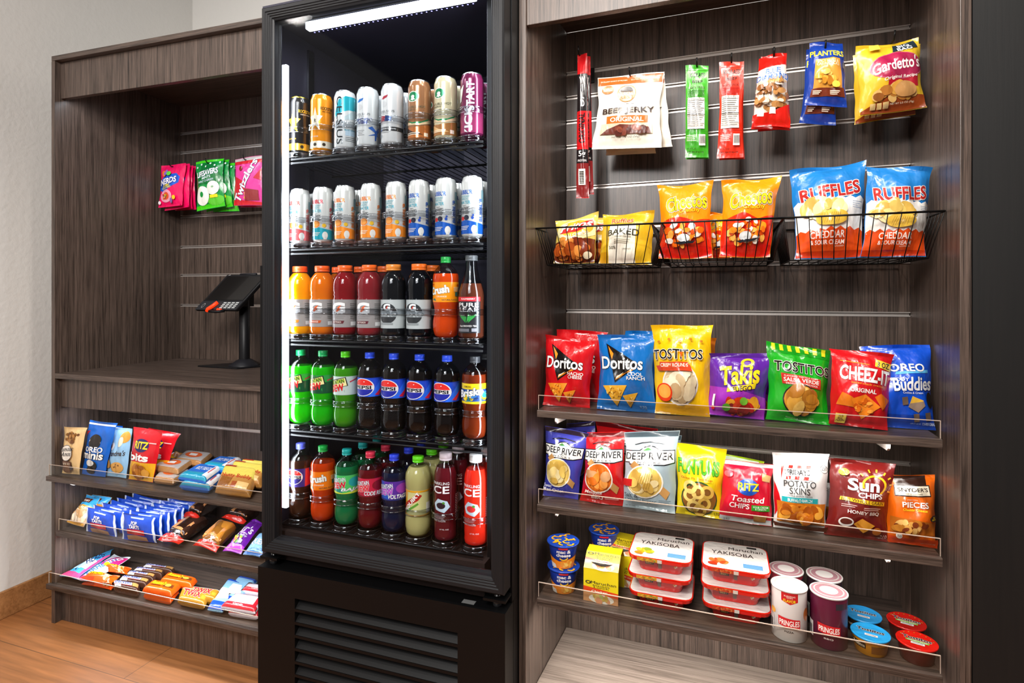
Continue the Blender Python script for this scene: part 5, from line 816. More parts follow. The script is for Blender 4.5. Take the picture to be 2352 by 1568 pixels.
pringle('8a2030', 'PIZZA', .592, .1695, 'chip canister behind the front white one', 1)
pringle('2a1a20', 'BBQ', .672, .1695, 'dark chip canister behind the front maroon one', 1)
dp = [(.0003, 0), (.028, 0), (.0295, .0012), (.0345, .034)]
def dip(x, y, base, lidc, red, lab):
    ld = [T('Tostitos', .16, .50, .84, .66, '16161a', b=.04, o=('eee8e0', .05)), ('r', .36, .26, .68, .36, 'd8d4d0'), ('r', .40, .30, .64, .32, '4a4646')] + ([('p', '6ab44a', .24, .38, .24, .46, .78, .46, .78, .38), T('CHUNKY SALSA', .28, .395, .74, .445, 'f0f4e8', b=.01)] + [('e', .5 + .4 * math.cos(a), .5 + .36 * math.sin(a), .016, .016, '8ab83c') for a in np.linspace(.3, 2.8, 8)] if red else [('p', '7cc0e4', .2, .3, .3, .46, .7, .48, .86, .34, .6, .2)][:0])
    bd = [('r', .12, .42, .42, .80, '2a1a10'), T('Tostitos', .14, .5, .40, .72, 'e8dcc0', b=.03), ('r', .52, .2, .85, .72, '7a4a18')] if not red else []
    return tub('dip_cup', x, y, .462, dp, base, bd, .038, .037, lidc, ld, lab, 'dip cup', 'dip cups on the lowest right shelf', lidname='foil_lid')
dip(.7475, .0915, 'd08a14', '2a9ad8', 0, 'blue-lidded orange dip cup, front one')
dip(.749, .167, '3a2a1c', '2a8cc8', 0, 'blue-lidded dip cup behind the front blue one')
dip(.8315, .0915, '5a1a14', 'd41c12', 1, 'red-lidded salsa cup, front one at the right end')
dip(.8325, .167, '4a1610', 'b81a14', 1, 'red-lidded salsa cup behind the front red one')

# ------------------------------------------------------------------ bagged goods: corners (lower left, lower right, upper right, upper left) in each case's own metres
B('meat_stick','stick','R',[0.0762,0.2,1.4852,0.1136,0.2,1.4829,0.1076,0.2,1.8759,0.0799,0.2,1.8758],0.008,0,'red and black meat stick hanging front on the leftmost peg of the right case','meat stick','bags hanging on the right pegs')
B('meat_stick','stick','R',[0.0885,0.22,1.4984,0.1213,0.22,1.4964,0.1116,0.22,1.8755,0.0848,0.22,1.8783],0.008,0,'red and black meat stick hanging behind the front one on its peg','meat stick','bags hanging on the right pegs')
B('jerky_bag','jerky','R',[0.1196,0.2,1.6149,0.3031,0.2,1.603,0.31,0.2,1.7975,0.1362,0.2,1.8065],0.014,0,'cream beef jerky bag with orange band, front of its peg','jerky bag','bags hanging on the right pegs')
B('jerky_bag','jerky','R',[0.1515,0.225,1.6117,0.3312,0.225,1.6096,0.3122,0.215,1.7999,0.1391,0.215,1.8092],0.01,0,'cream beef jerky bag directly behind the front one, swung to the right','jerky bag','bags hanging on the right pegs')
B('jerky_bag','jerky','R',[0.15,0.245,1.6058,0.2836,0.245,1.6002,0.302,0.23,1.7976,0.1385,0.23,1.8099],0.01,0,'cream beef jerky bag at the back of the jerky peg, only bottom edge showing','jerky bag','bags hanging on the right pegs')
B('snack_stick_pack','kgreen','R',[0.3607,0.2,1.5718,0.4188,0.2,1.568,0.4188,0.2,1.8,0.3615,0.2,1.8075],0.01,0,'bright green snack stick pack with nutrition panel, front of its peg','snack stick pack','bags hanging on the right pegs')
B('snack_stick_pack','kgreen','R',[0.3623,0.215,1.5706,0.4196,0.215,1.5675,0.4186,0.215,1.801,0.3612,0.215,1.809],0.008,0,'bright green snack stick pack behind the front green one','snack stick pack','bags hanging on the right pegs')
B('snack_stick_pack','kred','R',[0.4384,0.2,1.5631,0.4992,0.2,1.5612,0.5002,0.2,1.7988,0.4442,0.2,1.8031],0.01,0,'red snack stick pack with nutrition panel, front of its peg','snack stick pack','bags hanging on the right pegs')
B('snack_stick_pack','kred','R',[0.4446,0.215,1.5616,0.5027,0.215,1.56,0.5017,0.215,1.7981,0.4456,0.215,1.8038],0.008,0,'red snack stick pack behind the front red one','snack stick pack','bags hanging on the right pegs')
B('almond_bag','almond','R',[0.5162,0.195,1.6281,0.6036,0.195,1.6161,0.5955,0.2,1.8066,0.5348,0.2,1.8015],0.022,0,'slim red almond bag with almonds picture, front of its peg','nut bag','bags hanging on the right pegs')
B('almond_bag','almond','R',[0.5335,0.23,1.6295,0.6043,0.23,1.6288,0.5985,0.22,1.8108,0.5409,0.22,1.8117],0.012,0,'slim red almond bag behind the front almond bag','nut bag','bags hanging on the right pegs')
B('nut_mix_bag','plant','R',[0.6326,0.195,1.6723,0.7247,0.195,1.6576,0.717,0.2,1.8118,0.6443,0.2,1.8201],0.022,0,'blue nut mix bag with yellow lettering, front of its peg','nut bag','bags hanging on the right pegs')
B('nut_mix_bag','plant','R',[0.6268,0.225,1.6389,0.7043,0.225,1.6256,0.718,0.22,1.8066,0.6413,0.22,1.8118],0.02,0,'blue nut mix bag hanging lower behind the front blue one','nut bag','bags hanging on the right pegs')
B('snack_mix_bag','gard','R',[0.7452,0.19,1.6316,0.8775,0.19,1.6374,0.8647,0.2,1.7987,0.7384,0.2,1.7943],0.03,0,'large yellow snack mix bag with maroon oval, front of the rightmost peg','snack mix bag','bags hanging on the right pegs')
B('snack_mix_bag','gard','R',[0.7414,0.225,1.6228,0.8683,0.225,1.6345,0.8777,0.22,1.7953,0.7369,0.22,1.7852],0.022,0,'large yellow snack mix bag tucked behind the front one on the rightmost peg','snack mix bag','bags hanging on the right pegs')
B('corn_chip_bag','fritos','R',[0.0265,0.15,1.3055,0.1393,0.15,1.3033,0.1454,0.18,1.44,0.0244,0.18,1.4208],0.03,0,'tan and brown chili cheese corn chip bag at left of the left basket','snack bag','chip bags in the wire baskets')
B('corn_chip_bag','fritos','R',[0.0799,0.22,1.309,0.1643,0.22,1.3085,0.1558,0.24,1.433,0.0627,0.24,1.4313],0.025,0,'tan corn chip bag behind and between the two front bags of left basket','snack bag','chip bags in the wire baskets')
B('baked_chip_bag','baked','R',[0.1481,0.145,1.3028,0.2861,0.145,1.2955,0.2909,0.175,1.4343,0.1538,0.175,1.4333],0.034,0,'gold baked chip bag with white panel at right of the left basket','snack bag','chip bags in the wire baskets')
B('cheese_puff_bag','cheet','R',[0.3014,0.15,1.3118,0.4285,0.15,1.31,0.4293,0.19,1.5039,0.2946,0.19,1.5021],0.036,0,'orange crunchy cheese snack bag at left of the middle basket','snack bag','chip bags in the wire baskets')
B('cheese_puff_bag','cheet','R',[0.4013,0.23,1.3167,0.4828,0.23,1.3159,0.494,0.26,1.4353,0.4112,0.26,1.4361],0.03,0,'orange cheese snack bag slumped low between the two tall orange bags','snack bag','chip bags in the wire baskets')
B('cheese_puff_bag','cheet','R',[0.4432,0.15,1.3118,0.5563,0.15,1.3102,0.5851,0.19,1.5078,0.4486,0.19,1.5015],0.036,0,'orange crunchy cheese snack bag at right of the middle basket','snack bag','chip bags in the wire baskets')
B('ridged_chip_bag','ruff','R',[0.6085,0.155,1.3022,0.7491,0.155,1.306,0.7649,0.205,1.5349,0.6011,0.205,1.5169],0.042,0,'blue and orange ridged chip bag at left of the right basket','snack bag','chip bags in the wire baskets')
B('ridged_chip_bag','ruff','R',[0.7372,0.135,1.305,0.8593,0.135,1.3022,0.8762,0.153,1.494,0.7531,0.153,1.5105],0.04,0,'blue and orange ridged chip bag at right of the right basket','snack bag','chip bags in the wire baskets')
B('tortilla_chip_bag','trired','R',[0.0106,0.105,0.934,0.1368,0.105,0.934,0.1436,0.135,1.1011,0.0096,0.135,1.1152],0.034,0,'red tortilla chip bag with black triangle logo, front left on upper shelf','snack bag','bags on the upper acrylic-lipped shelf')
B('tortilla_chip_bag','trired','R',[0.0115,0.19,0.934,0.1524,0.19,0.934,0.16,0.22,1.1202,0.0125,0.22,1.1258],0.03,0,'red tortilla chip bag standing behind the front red one on upper shelf','snack bag','bags on the upper acrylic-lipped shelf')
B('tortilla_chip_bag','triblue','R',[0.1561,0.098,0.9355,0.3,0.098,0.934,0.2935,0.128,1.1207,0.1516,0.128,1.1189],0.036,0,'blue tortilla chip bag with black triangle logo beside the red one','snack bag','bags on the upper acrylic-lipped shelf')
B('tortilla_chip_bag','triblue','R',[0.1615,0.185,0.934,0.2964,0.185,0.934,0.2834,0.215,1.1273,0.2084,0.215,1.1245],0.03,0,'blue tortilla chip bag behind the front blue triangle-logo bag','snack bag','bags on the upper acrylic-lipped shelf')
B('round_chip_bag','tosty','R',[0.2967,0.098,0.9347,0.4239,0.098,0.934,0.4307,0.138,1.1491,0.2828,0.138,1.1442],0.038,0,'tall yellow round tortilla chip bag with bowl picture on upper shelf','snack bag','bags on the upper acrylic-lipped shelf')
B('round_chip_bag','tosto','R',[0.3155,0.19,0.934,0.4354,0.19,0.934,0.4383,0.22,1.1104,0.2929,0.22,1.1146],0.03,0,'orange bag mostly hidden behind the tall yellow chip bag','snack bag','bags on the upper acrylic-lipped shelf')
B('rolled_chip_bag','takis','R',[0.4146,0.105,0.939,0.5402,0.105,0.934,0.5668,0.13,1.0869,0.4132,0.13,1.0795],0.036,0,'purple rolled chip bag with yellow lettering on upper shelf','snack bag','bags on the upper acrylic-lipped shelf')
B('rolled_chip_bag','takis','R',[0.4416,0.19,0.934,0.5651,0.19,0.934,0.5797,0.215,1.0622,0.4518,0.215,1.0616],0.03,0,'purple rolled chip bag behind the front purple one','snack bag','bags on the upper acrylic-lipped shelf')
B('round_chip_bag','tostg','R',[0.5431,0.1,0.9381,0.6715,0.1,0.934,0.6779,0.135,1.0937,0.5466,0.135,1.1137],0.04,0,'green salsa verde tortilla chip bag with striped top edge','snack bag','bags on the upper acrylic-lipped shelf')
B('cracker_bag','cheez','R',[0.6679,0.088,0.9405,0.7789,0.088,0.934,0.7987,0.123,1.0914,0.676,0.123,1.1027],0.036,0,'red cheese cracker bag with white lettering on upper shelf','snack bag','bags on the upper acrylic-lipped shelf')
B('cookie_cereal_bag','buddy','R',[0.7473,0.125,0.934,0.8752,0.125,0.934,0.8764,0.16,1.1136,0.7418,0.16,1.105],0.036,0,'royal blue cookie cereal bag at right end of upper shelf','snack bag','bags on the upper acrylic-lipped shelf')
B('kettle_chip_bag','drblue','R',[0.0118,0.105,0.698,0.1052,0.105,0.698,0.1274,0.135,0.8627,0.0096,0.135,0.8733],0.03,0,'violet blue kettle chip bag with sunken top at left of middle shelf','snack bag','bags on the middle acrylic-lipped shelf')
B('kettle_chip_bag','drblue','R',[0.0357,0.2,0.698,0.1351,0.2,0.698,0.1224,0.23,0.8737,0.0401,0.23,0.86],0.028,0,'violet blue kettle chip bag behind the front violet one','snack bag','bags on the middle acrylic-lipped shelf')
B('kettle_chip_bag','drred','R',[0.1105,0.1,0.698,0.2274,0.1,0.698,0.2192,0.13,0.8762,0.1216,0.13,0.8652],0.032,0,'red mesquite kettle chip bag with river label on middle shelf','snack bag','bags on the middle acrylic-lipped shelf')
B('kettle_chip_bag','drred','R',[0.1376,0.205,0.698,0.27,0.205,0.698,0.2914,0.235,0.8648,0.1205,0.235,0.8737],0.028,0,'red kettle chip bag leaning behind the front red and silver bags','snack bag','bags on the middle acrylic-lipped shelf')
B('kettle_chip_bag','drsilver','R',[0.2191,0.095,0.698,0.3456,0.095,0.698,0.3538,0.13,0.89,0.218,0.13,0.8738],0.034,0,'silver salt and pepper kettle chip bag on middle shelf','snack bag','bags on the middle acrylic-lipped shelf')
B('kettle_chip_bag','drsilver','R',[0.2397,0.18,0.698,0.3547,0.18,0.698,0.3529,0.21,0.8585,0.2241,0.21,0.8498],0.028,0,'silver kettle chip bag behind the front silver one','snack bag','bags on the middle acrylic-lipped shelf')
B('onion_ring_bag','funy','R',[0.3465,0.098,0.698,0.4495,0.098,0.698,0.4608,0.128,0.8549,0.3426,0.128,0.8596],0.034,0,'yellow onion ring snack bag with green lettering on middle shelf','snack bag','bags on the middle acrylic-lipped shelf')
B('onion_ring_bag','funygreen','R',[0.3903,0.18,0.698,0.5423,0.18,0.698,0.5498,0.22,0.8084,0.4279,0.22,0.8227],0.026,0,'lime green bag behind the yellow onion ring bag','snack bag','bags on the middle acrylic-lipped shelf')
B('cracker_chip_bag','ritzt','R',[0.4413,0.092,0.698,0.556,0.092,0.698,0.5625,0.122,0.8307,0.4496,0.122,0.8314],0.034,0,'red toasted cracker chip bag with blue oval and silver edges','snack bag','bags on the middle acrylic-lipped shelf')
B('potato_skin_bag','frid','R',[0.557,0.092,0.698,0.6648,0.092,0.698,0.6772,0.127,0.8641,0.5564,0.127,0.857],0.036,0,'white potato skin snack bag with red stripes and teal band','snack bag','bags on the middle acrylic-lipped shelf')
B('potato_skin_bag','frid','R',[0.5879,0.18,0.698,0.6932,0.18,0.698,0.6983,0.2,0.7778,0.5898,0.2,0.7759],0.026,0,'slumped potato skin snack bag behind the white front one','snack bag','bags on the middle acrylic-lipped shelf')
B('grain_chip_bag','sunc','R',[0.6584,0.088,0.698,0.777,0.088,0.698,0.8022,0.123,0.8557,0.6765,0.123,0.8561],0.038,0,'maroon whole grain chip bag with yellow sun on middle shelf','snack bag','bags on the middle acrylic-lipped shelf')
B('grain_chip_bag','sunc','R',[0.6834,0.175,0.698,0.8043,0.175,0.698,0.8208,0.205,0.8361,0.6864,0.205,0.8367],0.026,0,'maroon whole grain chip bag behind the front maroon one','snack bag','bags on the middle acrylic-lipped shelf')
B('pretzel_bag','snyd','R',[0.7772,0.092,0.698,0.866,0.092,0.698,0.8751,0.122,0.8404,0.7777,0.122,0.8307],0.034,0,'orange pretzel pieces bag with cream label at right end of middle shelf','snack bag','bags on the middle acrylic-lipped shelf')
B('gummy_candy_bag','nerds','L',[0.0386,0.41,1.6046,0.1751,0.41,1.6085,0.1877,0.42,1.7914,0.0434,0.42,1.7911],0.012,0,'hot pink gummy candy bag at the front of the left peg','candy bag','candy bags hanging in the left cabinet')
B('gummy_candy_bag','nerds','L',[0.0532,0.428,1.5931,0.1966,0.428,1.6036,0.195,0.434,1.7921,0.0462,0.434,1.793],0.012,0,'hot pink gummy candy bag second from the front of the left peg','candy bag','candy bags hanging in the left cabinet')
B('gummy_candy_bag','nerds','L',[0.0576,0.446,1.5974,0.1917,0.446,1.5989,0.1944,0.448,1.7876,0.0451,0.448,1.7903],0.012,0,'hot pink gummy candy bag third from the front of the left peg','candy bag','candy bags hanging in the left cabinet')
B('gummy_candy_bag','nerds','L',[0.0723,0.464,1.5973,0.1919,0.464,1.5976,0.1916,0.462,1.7889,0.0493,0.462,1.7891],0.012,0,'hot pink gummy candy bag at the back of the left peg','candy bag','candy bags hanging in the left cabinet')
B('mint_candy_bag','mints','L',[0.2546,0.41,1.578,0.4075,0.41,1.5945,0.3874,0.42,1.7999,0.2374,0.42,1.7934],0.016,0,'green mint candy bag at the front of the middle peg','candy bag','candy bags hanging in the left cabinet')
B('mint_candy_bag','mints','L',[0.2858,0.43,1.5772,0.4305,0.43,1.5945,0.4003,0.435,1.798,0.2471,0.435,1.7923],0.016,0,'green mint candy bag in the middle of its three on the peg','candy bag','candy bags hanging in the left cabinet')
B('mint_candy_bag','mints','L',[0.3032,0.45,1.5792,0.4423,0.45,1.5766,0.4158,0.45,1.7854,0.2674,0.45,1.7829],0.016,0,'green mint candy bag at the back of the middle peg','candy bag','candy bags hanging in the left cabinet')
B('licorice_bag','twiz','L',[0.4521,0.41,1.5941,0.5988,0.41,1.5879,0.5965,0.42,1.7962,0.4479,0.42,1.7899],0.014,0,'pink and red licorice bag at the front of the right peg','candy bag','candy bags hanging in the left cabinet')
B('licorice_bag','twiz','L',[0.467,0.43,1.5891,0.614,0.43,1.5821,0.614,0.435,1.7876,0.4577,0.435,1.7846],0.014,0,'pink and red licorice bag behind the front licorice bag','candy bag','candy bags hanging in the left cabinet')
B('cookie_bag','famous','L',[0.024,0.022,0.554,0.1125,0.022,0.5559,0.1382,0.03,0.7291,0.024,0.03,0.7264],0.015,0,'tan chocolate chip cookie bag at far left of upper left shelf','cookie bag','snacks on the upper left shelf')
B('cookie_bag','oreom','L',[0.1041,0.036,0.554,0.225,0.036,0.554,0.2556,0.058,0.7482,0.1113,0.058,0.7514],0.015,0,'blue mini sandwich cookie bag on upper left shelf','cookie bag','snacks on the upper left shelf')
B('cookie_bag','oreom','L',[0.0545,0.1,0.554,0.169,0.1,0.554,0.1971,0.13,0.7187,0.0524,0.13,0.7153],0.015,0,'blue mini sandwich cookie bag behind the front blue one','cookie bag','snacks on the upper left shelf')
B('cookie_bag','grandma','L',[0.2085,0.05,0.554,0.3133,0.05,0.554,0.3073,0.08,0.7278,0.2147,0.08,0.7244],0.015,0,'pale blue cookie bag with script lettering on upper left shelf','cookie bag','snacks on the upper left shelf')
B('cracker_bag','ritzb','L',[0.3274,0.045,0.554,0.4489,0.045,0.554,0.4606,0.075,0.7294,0.3151,0.075,0.7364],0.015,0,'red and yellow cracker bites bag, front one on upper left shelf','cracker bag','snacks on the upper left shelf')
B('cracker_bag','ritzb','L',[0.3043,0.11,0.554,0.426,0.11,0.5565,0.4629,0.14,0.7062,0.3133,0.14,0.7181],0.015,0,'red and yellow cracker bites bag behind the front one','cracker bag','snacks on the upper left shelf')
B('cracker_bag','ritzb','L',[0.3029,0.2371,0.575,0.418,0.2492,0.575,0.3571,0.276,0.575,0.2264,0.276,0.575],0.016,0,'red cracker bites bag lying flat behind the crispy bars','cracker bag','snacks on the upper left shelf')
B('crispy_bar','crisp','L',[0.4687,0.0286,0.567,0.5593,0.0286,0.567,0.5289,0.1403,0.567,0.393,0.1292,0.567],0.017,1,'clear wrapped crispy rice bar at the bottom of the front stack','snack bar','snacks on the upper left shelf')
B('crispy_bar','crisp','L',[0.4144,0.0721,0.589,0.5442,0.0612,0.589,0.4901,0.1763,0.589,0.3561,0.1607,0.589],0.017,1,'clear wrapped crispy rice bar on top of the front stack with orange label','snack bar','snacks on the upper left shelf')
B('crispy_bar','crisp','L',[0.4036,0.1701,0.589,0.5458,0.1583,0.589,0.4798,0.276,0.589,0.3457,0.2728,0.589],0.017,1,'clear wrapped crispy rice bar with orange label, behind the front stack','snack bar','snacks on the upper left shelf')
B('marshmallow_bar','treat','L',[0.6036,0.012,0.565,0.7338,0.012,0.565,0.6747,0.1312,0.565,0.5686,0.128,0.565],0.02,1,'blue wrapped marshmallow bar at the bottom of the front blue pair','snack bar','snacks on the upper left shelf')
B('marshmallow_bar','treat','L',[0.5772,0.0299,0.585,0.7087,0.0198,0.585,0.6507,0.1563,0.585,0.5393,0.1555,0.585],0.02,1,'blue wrapped marshmallow bar on top of the front blue pair','snack bar','snacks on the upper left shelf')
B('marshmallow_bar','treat','L',[0.5684,0.1358,0.588,0.686,0.1257,0.588,0.6474,0.2521,0.588,0.541,0.2478,0.588],0.02,1,'blue wrapped marshmallow bar behind the front blue pair','snack bar','snacks on the upper left shelf')
B('wafer_bar','nutty','L',[0.7534,0.0165,0.56,0.8998,0.0164,0.56,0.8273,0.1412,0.6,0.6701,0.1457,0.6],0.022,1,'wafer bar pack with yellow top and brown picture, front of its row','snack bar','snacks on the upper left shelf')
B('wafer_bar','nutty','L',[0.7412,0.0777,0.57,0.888,0.0784,0.57,0.8473,0.1622,0.608,0.6846,0.1755,0.608],0.022,1,'wafer bar pack with yellow top, second in its row','snack bar','snacks on the upper left shelf')
B('wafer_bar','nutty','L',[0.7041,0.1655,0.57,0.8543,0.1627,0.57,0.8564,0.1999,0.612,0.6994,0.206,0.612],0.022,1,'wafer bar pack with yellow top, last in its row by the cooler','snack bar','snacks on the upper left shelf')
B('pastry_pack','bakery','L',[0.024,0.0411,0.36,0.1256,0.0304,0.36,0.1016,0.1128,0.44,0.024,0.1158,0.44],0.022,0,'clear pack of iced pastry with blue top at far left of middle shelf','pastry pack','snacks on the middle left shelf')
B('pastry_pack','bakery','L',[0.024,0.0917,0.37,0.1207,0.0905,0.37,0.1416,0.1257,0.44,0.0308,0.1252,0.44],0.02,0,'clear pack of iced pastry behind the far left one','pastry pack','snacks on the middle left shelf')
B('toaster_pastry_pack','poptart','L',[0.131, 0.0334, 0.3458, 0.2922, 0.0334, 0.3442, 0.27, 0.0454, 0.4176, 0.114, 0.0454, 0.4301],.011,0,'blue foil toaster pastry pack, first from the front of the left row','pastry pack','snacks on the middle left shelf')
B('toaster_pastry_pack','poptart','L',[0.133, 0.0604, 0.3458, 0.2942, 0.0604, 0.3442, 0.272, 0.0724, 0.4176, 0.116, 0.0724, 0.4301],.011,0,'blue foil toaster pastry pack, second from the front of the left row','pastry pack','snacks on the middle left shelf')
B('toaster_pastry_pack','poptart','L',[0.139, 0.0874, 0.3458, 0.3002, 0.0874, 0.3442, 0.278, 0.0994, 0.4176, 0.122, 0.0994, 0.4301],.011,0,'blue foil toaster pastry pack, third from the front of the left row','pastry pack','snacks on the middle left shelf')
B('toaster_pastry_pack','poptart','L',[0.141, 0.1144, 0.3458, 0.3022, 0.1144, 0.3442, 0.28, 0.1264, 0.4176, 0.124, 0.1264, 0.4301],.011,0,'blue foil toaster pastry pack, fourth from the front of the left row','pastry pack','snacks on the middle left shelf')
B('toaster_pastry_pack','poptart','L',[0.147, 0.1414, 0.3458, 0.3082, 0.1414, 0.3442, 0.286, 0.1534, 0.4176, 0.13, 0.1534, 0.4301],.011,0,'blue foil toaster pastry pack, fifth from the front of the left row','pastry pack','snacks on the middle left shelf')
B('toaster_pastry_pack','poptart','L',[0.149, 0.1684, 0.3458, 0.3102, 0.1684, 0.3442, 0.288, 0.1804, 0.4176, 0.132, 0.1804, 0.4301],.011,0,'blue foil toaster pastry pack, sixth from the front of the left row','pastry pack','snacks on the middle left shelf')
B('toaster_pastry_pack','poptart','L',[0.155, 0.1954, 0.3458, 0.3162, 0.1954, 0.3442, 0.294, 0.2074, 0.4176, 0.138, 0.2074, 0.4301],.011,0,'blue foil toaster pastry pack, seventh from the front of the left row','pastry pack','snacks on the middle left shelf')
B('toaster_pastry_pack','poptart','L',[0.314, 0.0313, 0.3416, 0.4815, 0.0313, 0.3484, 0.4581, 0.0433, 0.4299, 0.2984, 0.0433, 0.4313],.011,0,'blue foil toaster pastry pack, first from the front of the right row','pastry pack','snacks on the middle left shelf')
B('toaster_pastry_pack','poptart','L',[0.316, 0.0583, 0.3416, 0.4835, 0.0583, 0.3484, 0.4601, 0.0703, 0.4299, 0.3004, 0.0703, 0.4313],.011,0,'blue foil toaster pastry pack, second from the front of the right row','pastry pack','snacks on the middle left shelf')
B('toaster_pastry_pack','poptart','L',[0.322, 0.0853, 0.3416, 0.4895, 0.0853, 0.3484, 0.4661, 0.0973, 0.4299, 0.3064, 0.0973, 0.4313],.011,0,'blue foil toaster pastry pack, third from the front of the right row','pastry pack','snacks on the middle left shelf')
B('toaster_pastry_pack','poptart','L',[0.324, 0.1123, 0.3416, 0.4915, 0.1123, 0.3484, 0.4681, 0.1243, 0.4299, 0.3084, 0.1243, 0.4313],.011,0,'blue foil toaster pastry pack, fourth from the front of the right row','pastry pack','snacks on the middle left shelf')
B('toaster_pastry_pack','poptart','L',[0.33, 0.1393, 0.3416, 0.4975, 0.1393, 0.3484, 0.4741, 0.1513, 0.4299, 0.3144, 0.1513, 0.4313],.011,0,'blue foil toaster pastry pack, fifth from the front of the right row','pastry pack','snacks on the middle left shelf')
B('toaster_pastry_pack','poptart','L',[0.332, 0.1663, 0.3416, 0.4995, 0.1663, 0.3484, 0.4761, 0.1783, 0.4299, 0.3164, 0.1783, 0.4313],.011,0,'blue foil toaster pastry pack, sixth from the front of the right row','pastry pack','snacks on the middle left shelf')
B('toaster_pastry_pack','poptart','L',[0.338, 0.1933, 0.3416, 0.5055, 0.1933, 0.3484, 0.4821, 0.2053, 0.4299, 0.3224, 0.2053, 0.4313],.011,0,'blue foil toaster pastry pack, seventh from the front of the right row','pastry pack','snacks on the middle left shelf')
B('snack_cake','cakechoc','L',[0.4875,0.0263,0.365,0.6008,0.012,0.365,0.5811,0.1985,0.385,0.4577,0.2123,0.385],0.03,0,'dark chocolate cake in clear wrap with red end, front of its row','snack cake','snacks on the middle left shelf')
B('snack_cake','cakegold','L',[0.6446,0.026,0.365,0.7635,0.012,0.365,0.7199,0.1798,0.385,0.5966,0.2035,0.385],0.03,0,'golden brown cake in clear wrap with red end, beside the purple bag','snack cake','snacks on the middle left shelf')
B('snack_cake','cakechoc','L',[0.4658,0.143,0.4,0.5553,0.1291,0.4,0.539,0.2528,0.41,0.4355,0.276,0.41],0.03,0,'dark chocolate cake in clear wrap stacked behind the front dark one','snack cake','snacks on the middle left shelf')
B('snack_cake','cakechoc','L',[0.6192,0.1708,0.4,0.7421,0.1562,0.4,0.7467,0.2639,0.41,0.6254,0.276,0.41],0.03,0,'brown cake in clear wrap behind the golden cake, near the cooler','snack cake','snacks on the middle left shelf')
B('snack_cake','cakechoc','L',[0.4309,0.1257,0.37,0.5407,0.12,0.37,0.4978,0.239,0.385,0.396,0.2533,0.385],0.03,0,'dark chocolate cake in clear wrap under the rear stacked one','snack cake','snacks on the middle left shelf')
B('trail_mix_bag','kars','L',[0.7691,0.0326,0.36,0.8424,0.0359,0.36,0.8201,0.1673,0.41,0.7568,0.1758,0.41],0.02,0,'purple trail mix bag lying beside the golden cake','nut bag','snacks on the middle left shelf')
B('protein_bar','quest','L',[0.8503,0.0352,0.36,0.9305,0.0347,0.36,0.903,0.1234,0.395,0.8388,0.1253,0.395],0.014,0,'pale blue and white protein bar lying right of the purple bag','snack bar','snacks on the middle left shelf')
B('taffy_candy_bag','airh','L',[0.024,0.012,0.175,0.1136,0.012,0.175,0.0791,0.1621,0.19,0.024,0.2207,0.19],0.014,0,'long blue and pink taffy candy bag leaning at the far left of lowest shelf','candy bag','candy on the lowest left shelf')
B('taffy_candy_bag','airh2','L',[0.1148,0.012,0.175,0.1859,0.012,0.175,0.1805,0.1713,0.19,0.0808,0.1785,0.19],0.014,0,'long blue and pink taffy candy bag second from the left on lowest shelf','candy bag','candy on the lowest left shelf')
B('taffy_candy_bag','airh','L',[0.0276,0.0305,0.165,0.1235,0.0272,0.165,0.0752,0.1827,0.17,0.024,0.208,0.17],0.014,0,'long taffy candy bag lying under the two blue and pink ones','candy bag','candy on the lowest left shelf')
B('wafer_stick_bar','sticks','L',[0.1393,0.012,0.162,0.2859,0.012,0.162,0.2713,0.0609,0.162,0.122,0.0568,0.162],0.016,0,'orange wafer stick bar at the bottom of the front orange pair','candy bar','candy on the lowest left shelf')
B('wafer_stick_bar','sticks','L',[0.1343,0.012,0.182,0.2885,0.012,0.182,0.2666,0.0612,0.182,0.1128,0.0601,0.182],0.016,0,'orange wafer stick bar with yellow lettering on top of the front pair','candy bar','candy on the lowest left shelf')
B('wafer_stick_bar','sticks','L',[0.1207,0.0805,0.182,0.2756,0.0811,0.182,0.2466,0.121,0.182,0.1028,0.1113,0.182],0.016,0,'orange wafer stick bar behind the front orange pair','candy bar','candy on the lowest left shelf')
B('nougat_bar','snick','L',[0.3008,0.012,0.166,0.418,0.012,0.166,0.3803,0.0487,0.166,0.2546,0.0407,0.166],0.018,1,'brown nougat candy bar with blue and white label, nearest in its column','candy bar','candy on the lowest left shelf')
B('nougat_bar','snick','L',[0.2758,0.0475,0.166,0.4012,0.0555,0.166,0.3851,0.0859,0.166,0.2543,0.0773,0.166],0.018,1,'brown nougat candy bar with blue and white label, second in its column','candy bar','candy on the lowest left shelf')
B('nougat_bar','snick','L',[0.2604,0.0861,0.166,0.3885,0.0936,0.166,0.3747,0.1194,0.166,0.2446,0.1122,0.166],0.018,1,'brown nougat candy bar with blue and white label, middle in its column','candy bar','candy on the lowest left shelf')
B('nougat_bar','snick','L',[0.2571,0.1197,0.166,0.3903,0.1279,0.166,0.3761,0.151,0.166,0.2442,0.1405,0.166],0.018,1,'brown nougat candy bar with blue and white label, fourth in its column','candy bar','candy on the lowest left shelf')
B('nougat_bar','snick','L',[0.2633,0.1503,0.166,0.4072,0.1575,0.166,0.3962,0.1822,0.166,0.2535,0.1727,0.166],0.018,1,'brown nougat candy bar with blue and white label, farthest in its column','candy bar','candy on the lowest left shelf')
B('peanut_butter_cup_pack','reese','L',[0.4406,0.012,0.163,0.5674,0.012,0.163,0.5356,0.0733,0.163,0.4049,0.0627,0.163],0.017,1,'orange peanut butter cup pack at the bottom of the front pair','candy bar','candy on the lowest left shelf')
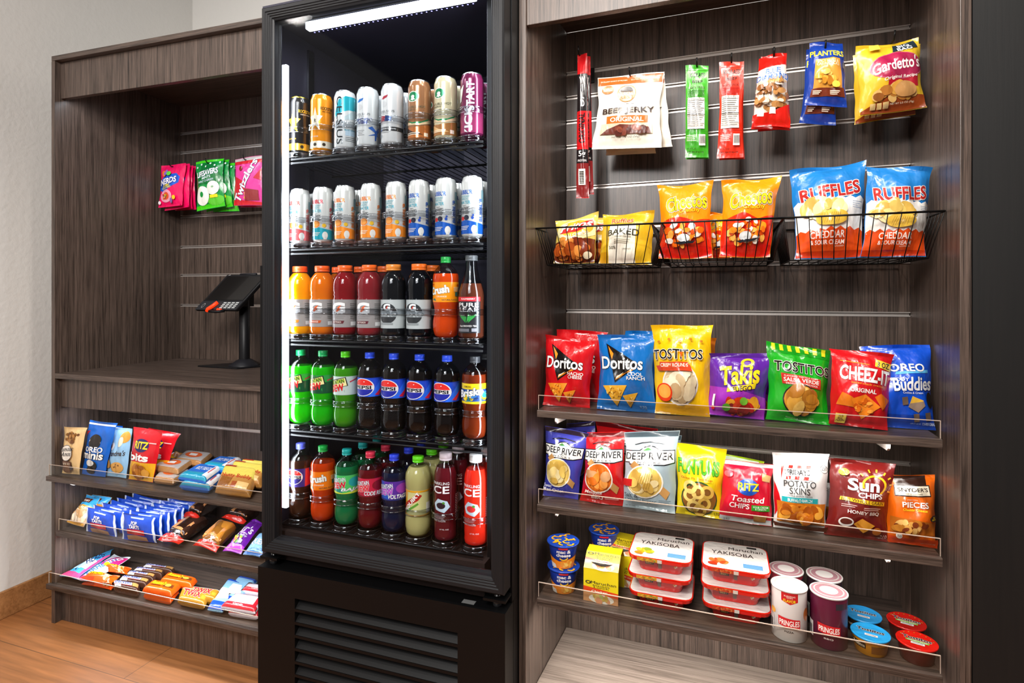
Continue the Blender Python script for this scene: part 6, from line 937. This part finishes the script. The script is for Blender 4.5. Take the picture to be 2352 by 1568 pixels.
B('peanut_butter_cup_pack','reese','L',[0.4355,0.012,0.182,0.566,0.015,0.182,0.5422,0.0746,0.182,0.4171,0.0664,0.182],0.017,1,'orange peanut butter cup pack on top of the front pair','candy bar','candy on the lowest left shelf')
B('peanut_butter_cup_pack','reese','L',[0.4397,0.0769,0.182,0.5827,0.0813,0.182,0.565,0.1238,0.182,0.4187,0.1271,0.182],0.017,1,'orange peanut butter cup pack behind the front pair','candy bar','candy on the lowest left shelf')
B('caramel_bar','twix','L',[0.5958,0.012,0.17,0.7144,0.012,0.17,0.6669,0.0832,0.17,0.5458,0.075,0.17],0.018,1,'gold caramel cookie bar with red lettering, front one','candy bar','candy on the lowest left shelf')
B('caramel_bar','twix','L',[0.6007,0.0379,0.17,0.7236,0.0483,0.17,0.6972,0.099,0.17,0.5732,0.09,0.17],0.018,1,'gold caramel cookie bar behind the front gold one','candy bar','candy on the lowest left shelf')
B('coconut_bar','bluebar','L',[0.7244,0.013,0.165,0.7855,0.0162,0.165,0.7186,0.1854,0.165,0.6395,0.1931,0.165],0.016,1,'white and blue candy bar pointing inward beside the gold bars','candy bar','candy on the lowest left shelf')
B('coconut_bar','bluebar','L',[0.7255,0.0557,0.165,0.8032,0.0522,0.165,0.7502,0.2153,0.165,0.6615,0.2206,0.165],0.016,1,'white and blue candy bar behind the front blue one','candy bar','candy on the lowest left shelf')
B('gummy_pack','redwhite','L',[0.8053,0.02,0.162,0.9195,0.0275,0.162,0.8975,0.0799,0.162,0.7844,0.0718,0.162],0.015,1,'red and white candy pack at the bottom by the cooler','candy bag','candy on the lowest left shelf')
B('gummy_pack','redwhite','L',[0.7757,0.0186,0.178,0.9118,0.0244,0.178,0.8795,0.1002,0.178,0.7643,0.0926,0.178],0.015,1,'red and white candy pack on top of the lower one by the cooler','candy bag','candy on the lowest left shelf')
B('gummy_pack','redwhite','L',[0.7654,0.1233,0.178,0.8842,0.1282,0.178,0.875,0.1647,0.178,0.756,0.1579,0.178],0.015,1,'red and white candy pack behind the front pair by the cooler','candy bag','candy on the lowest left shelf')
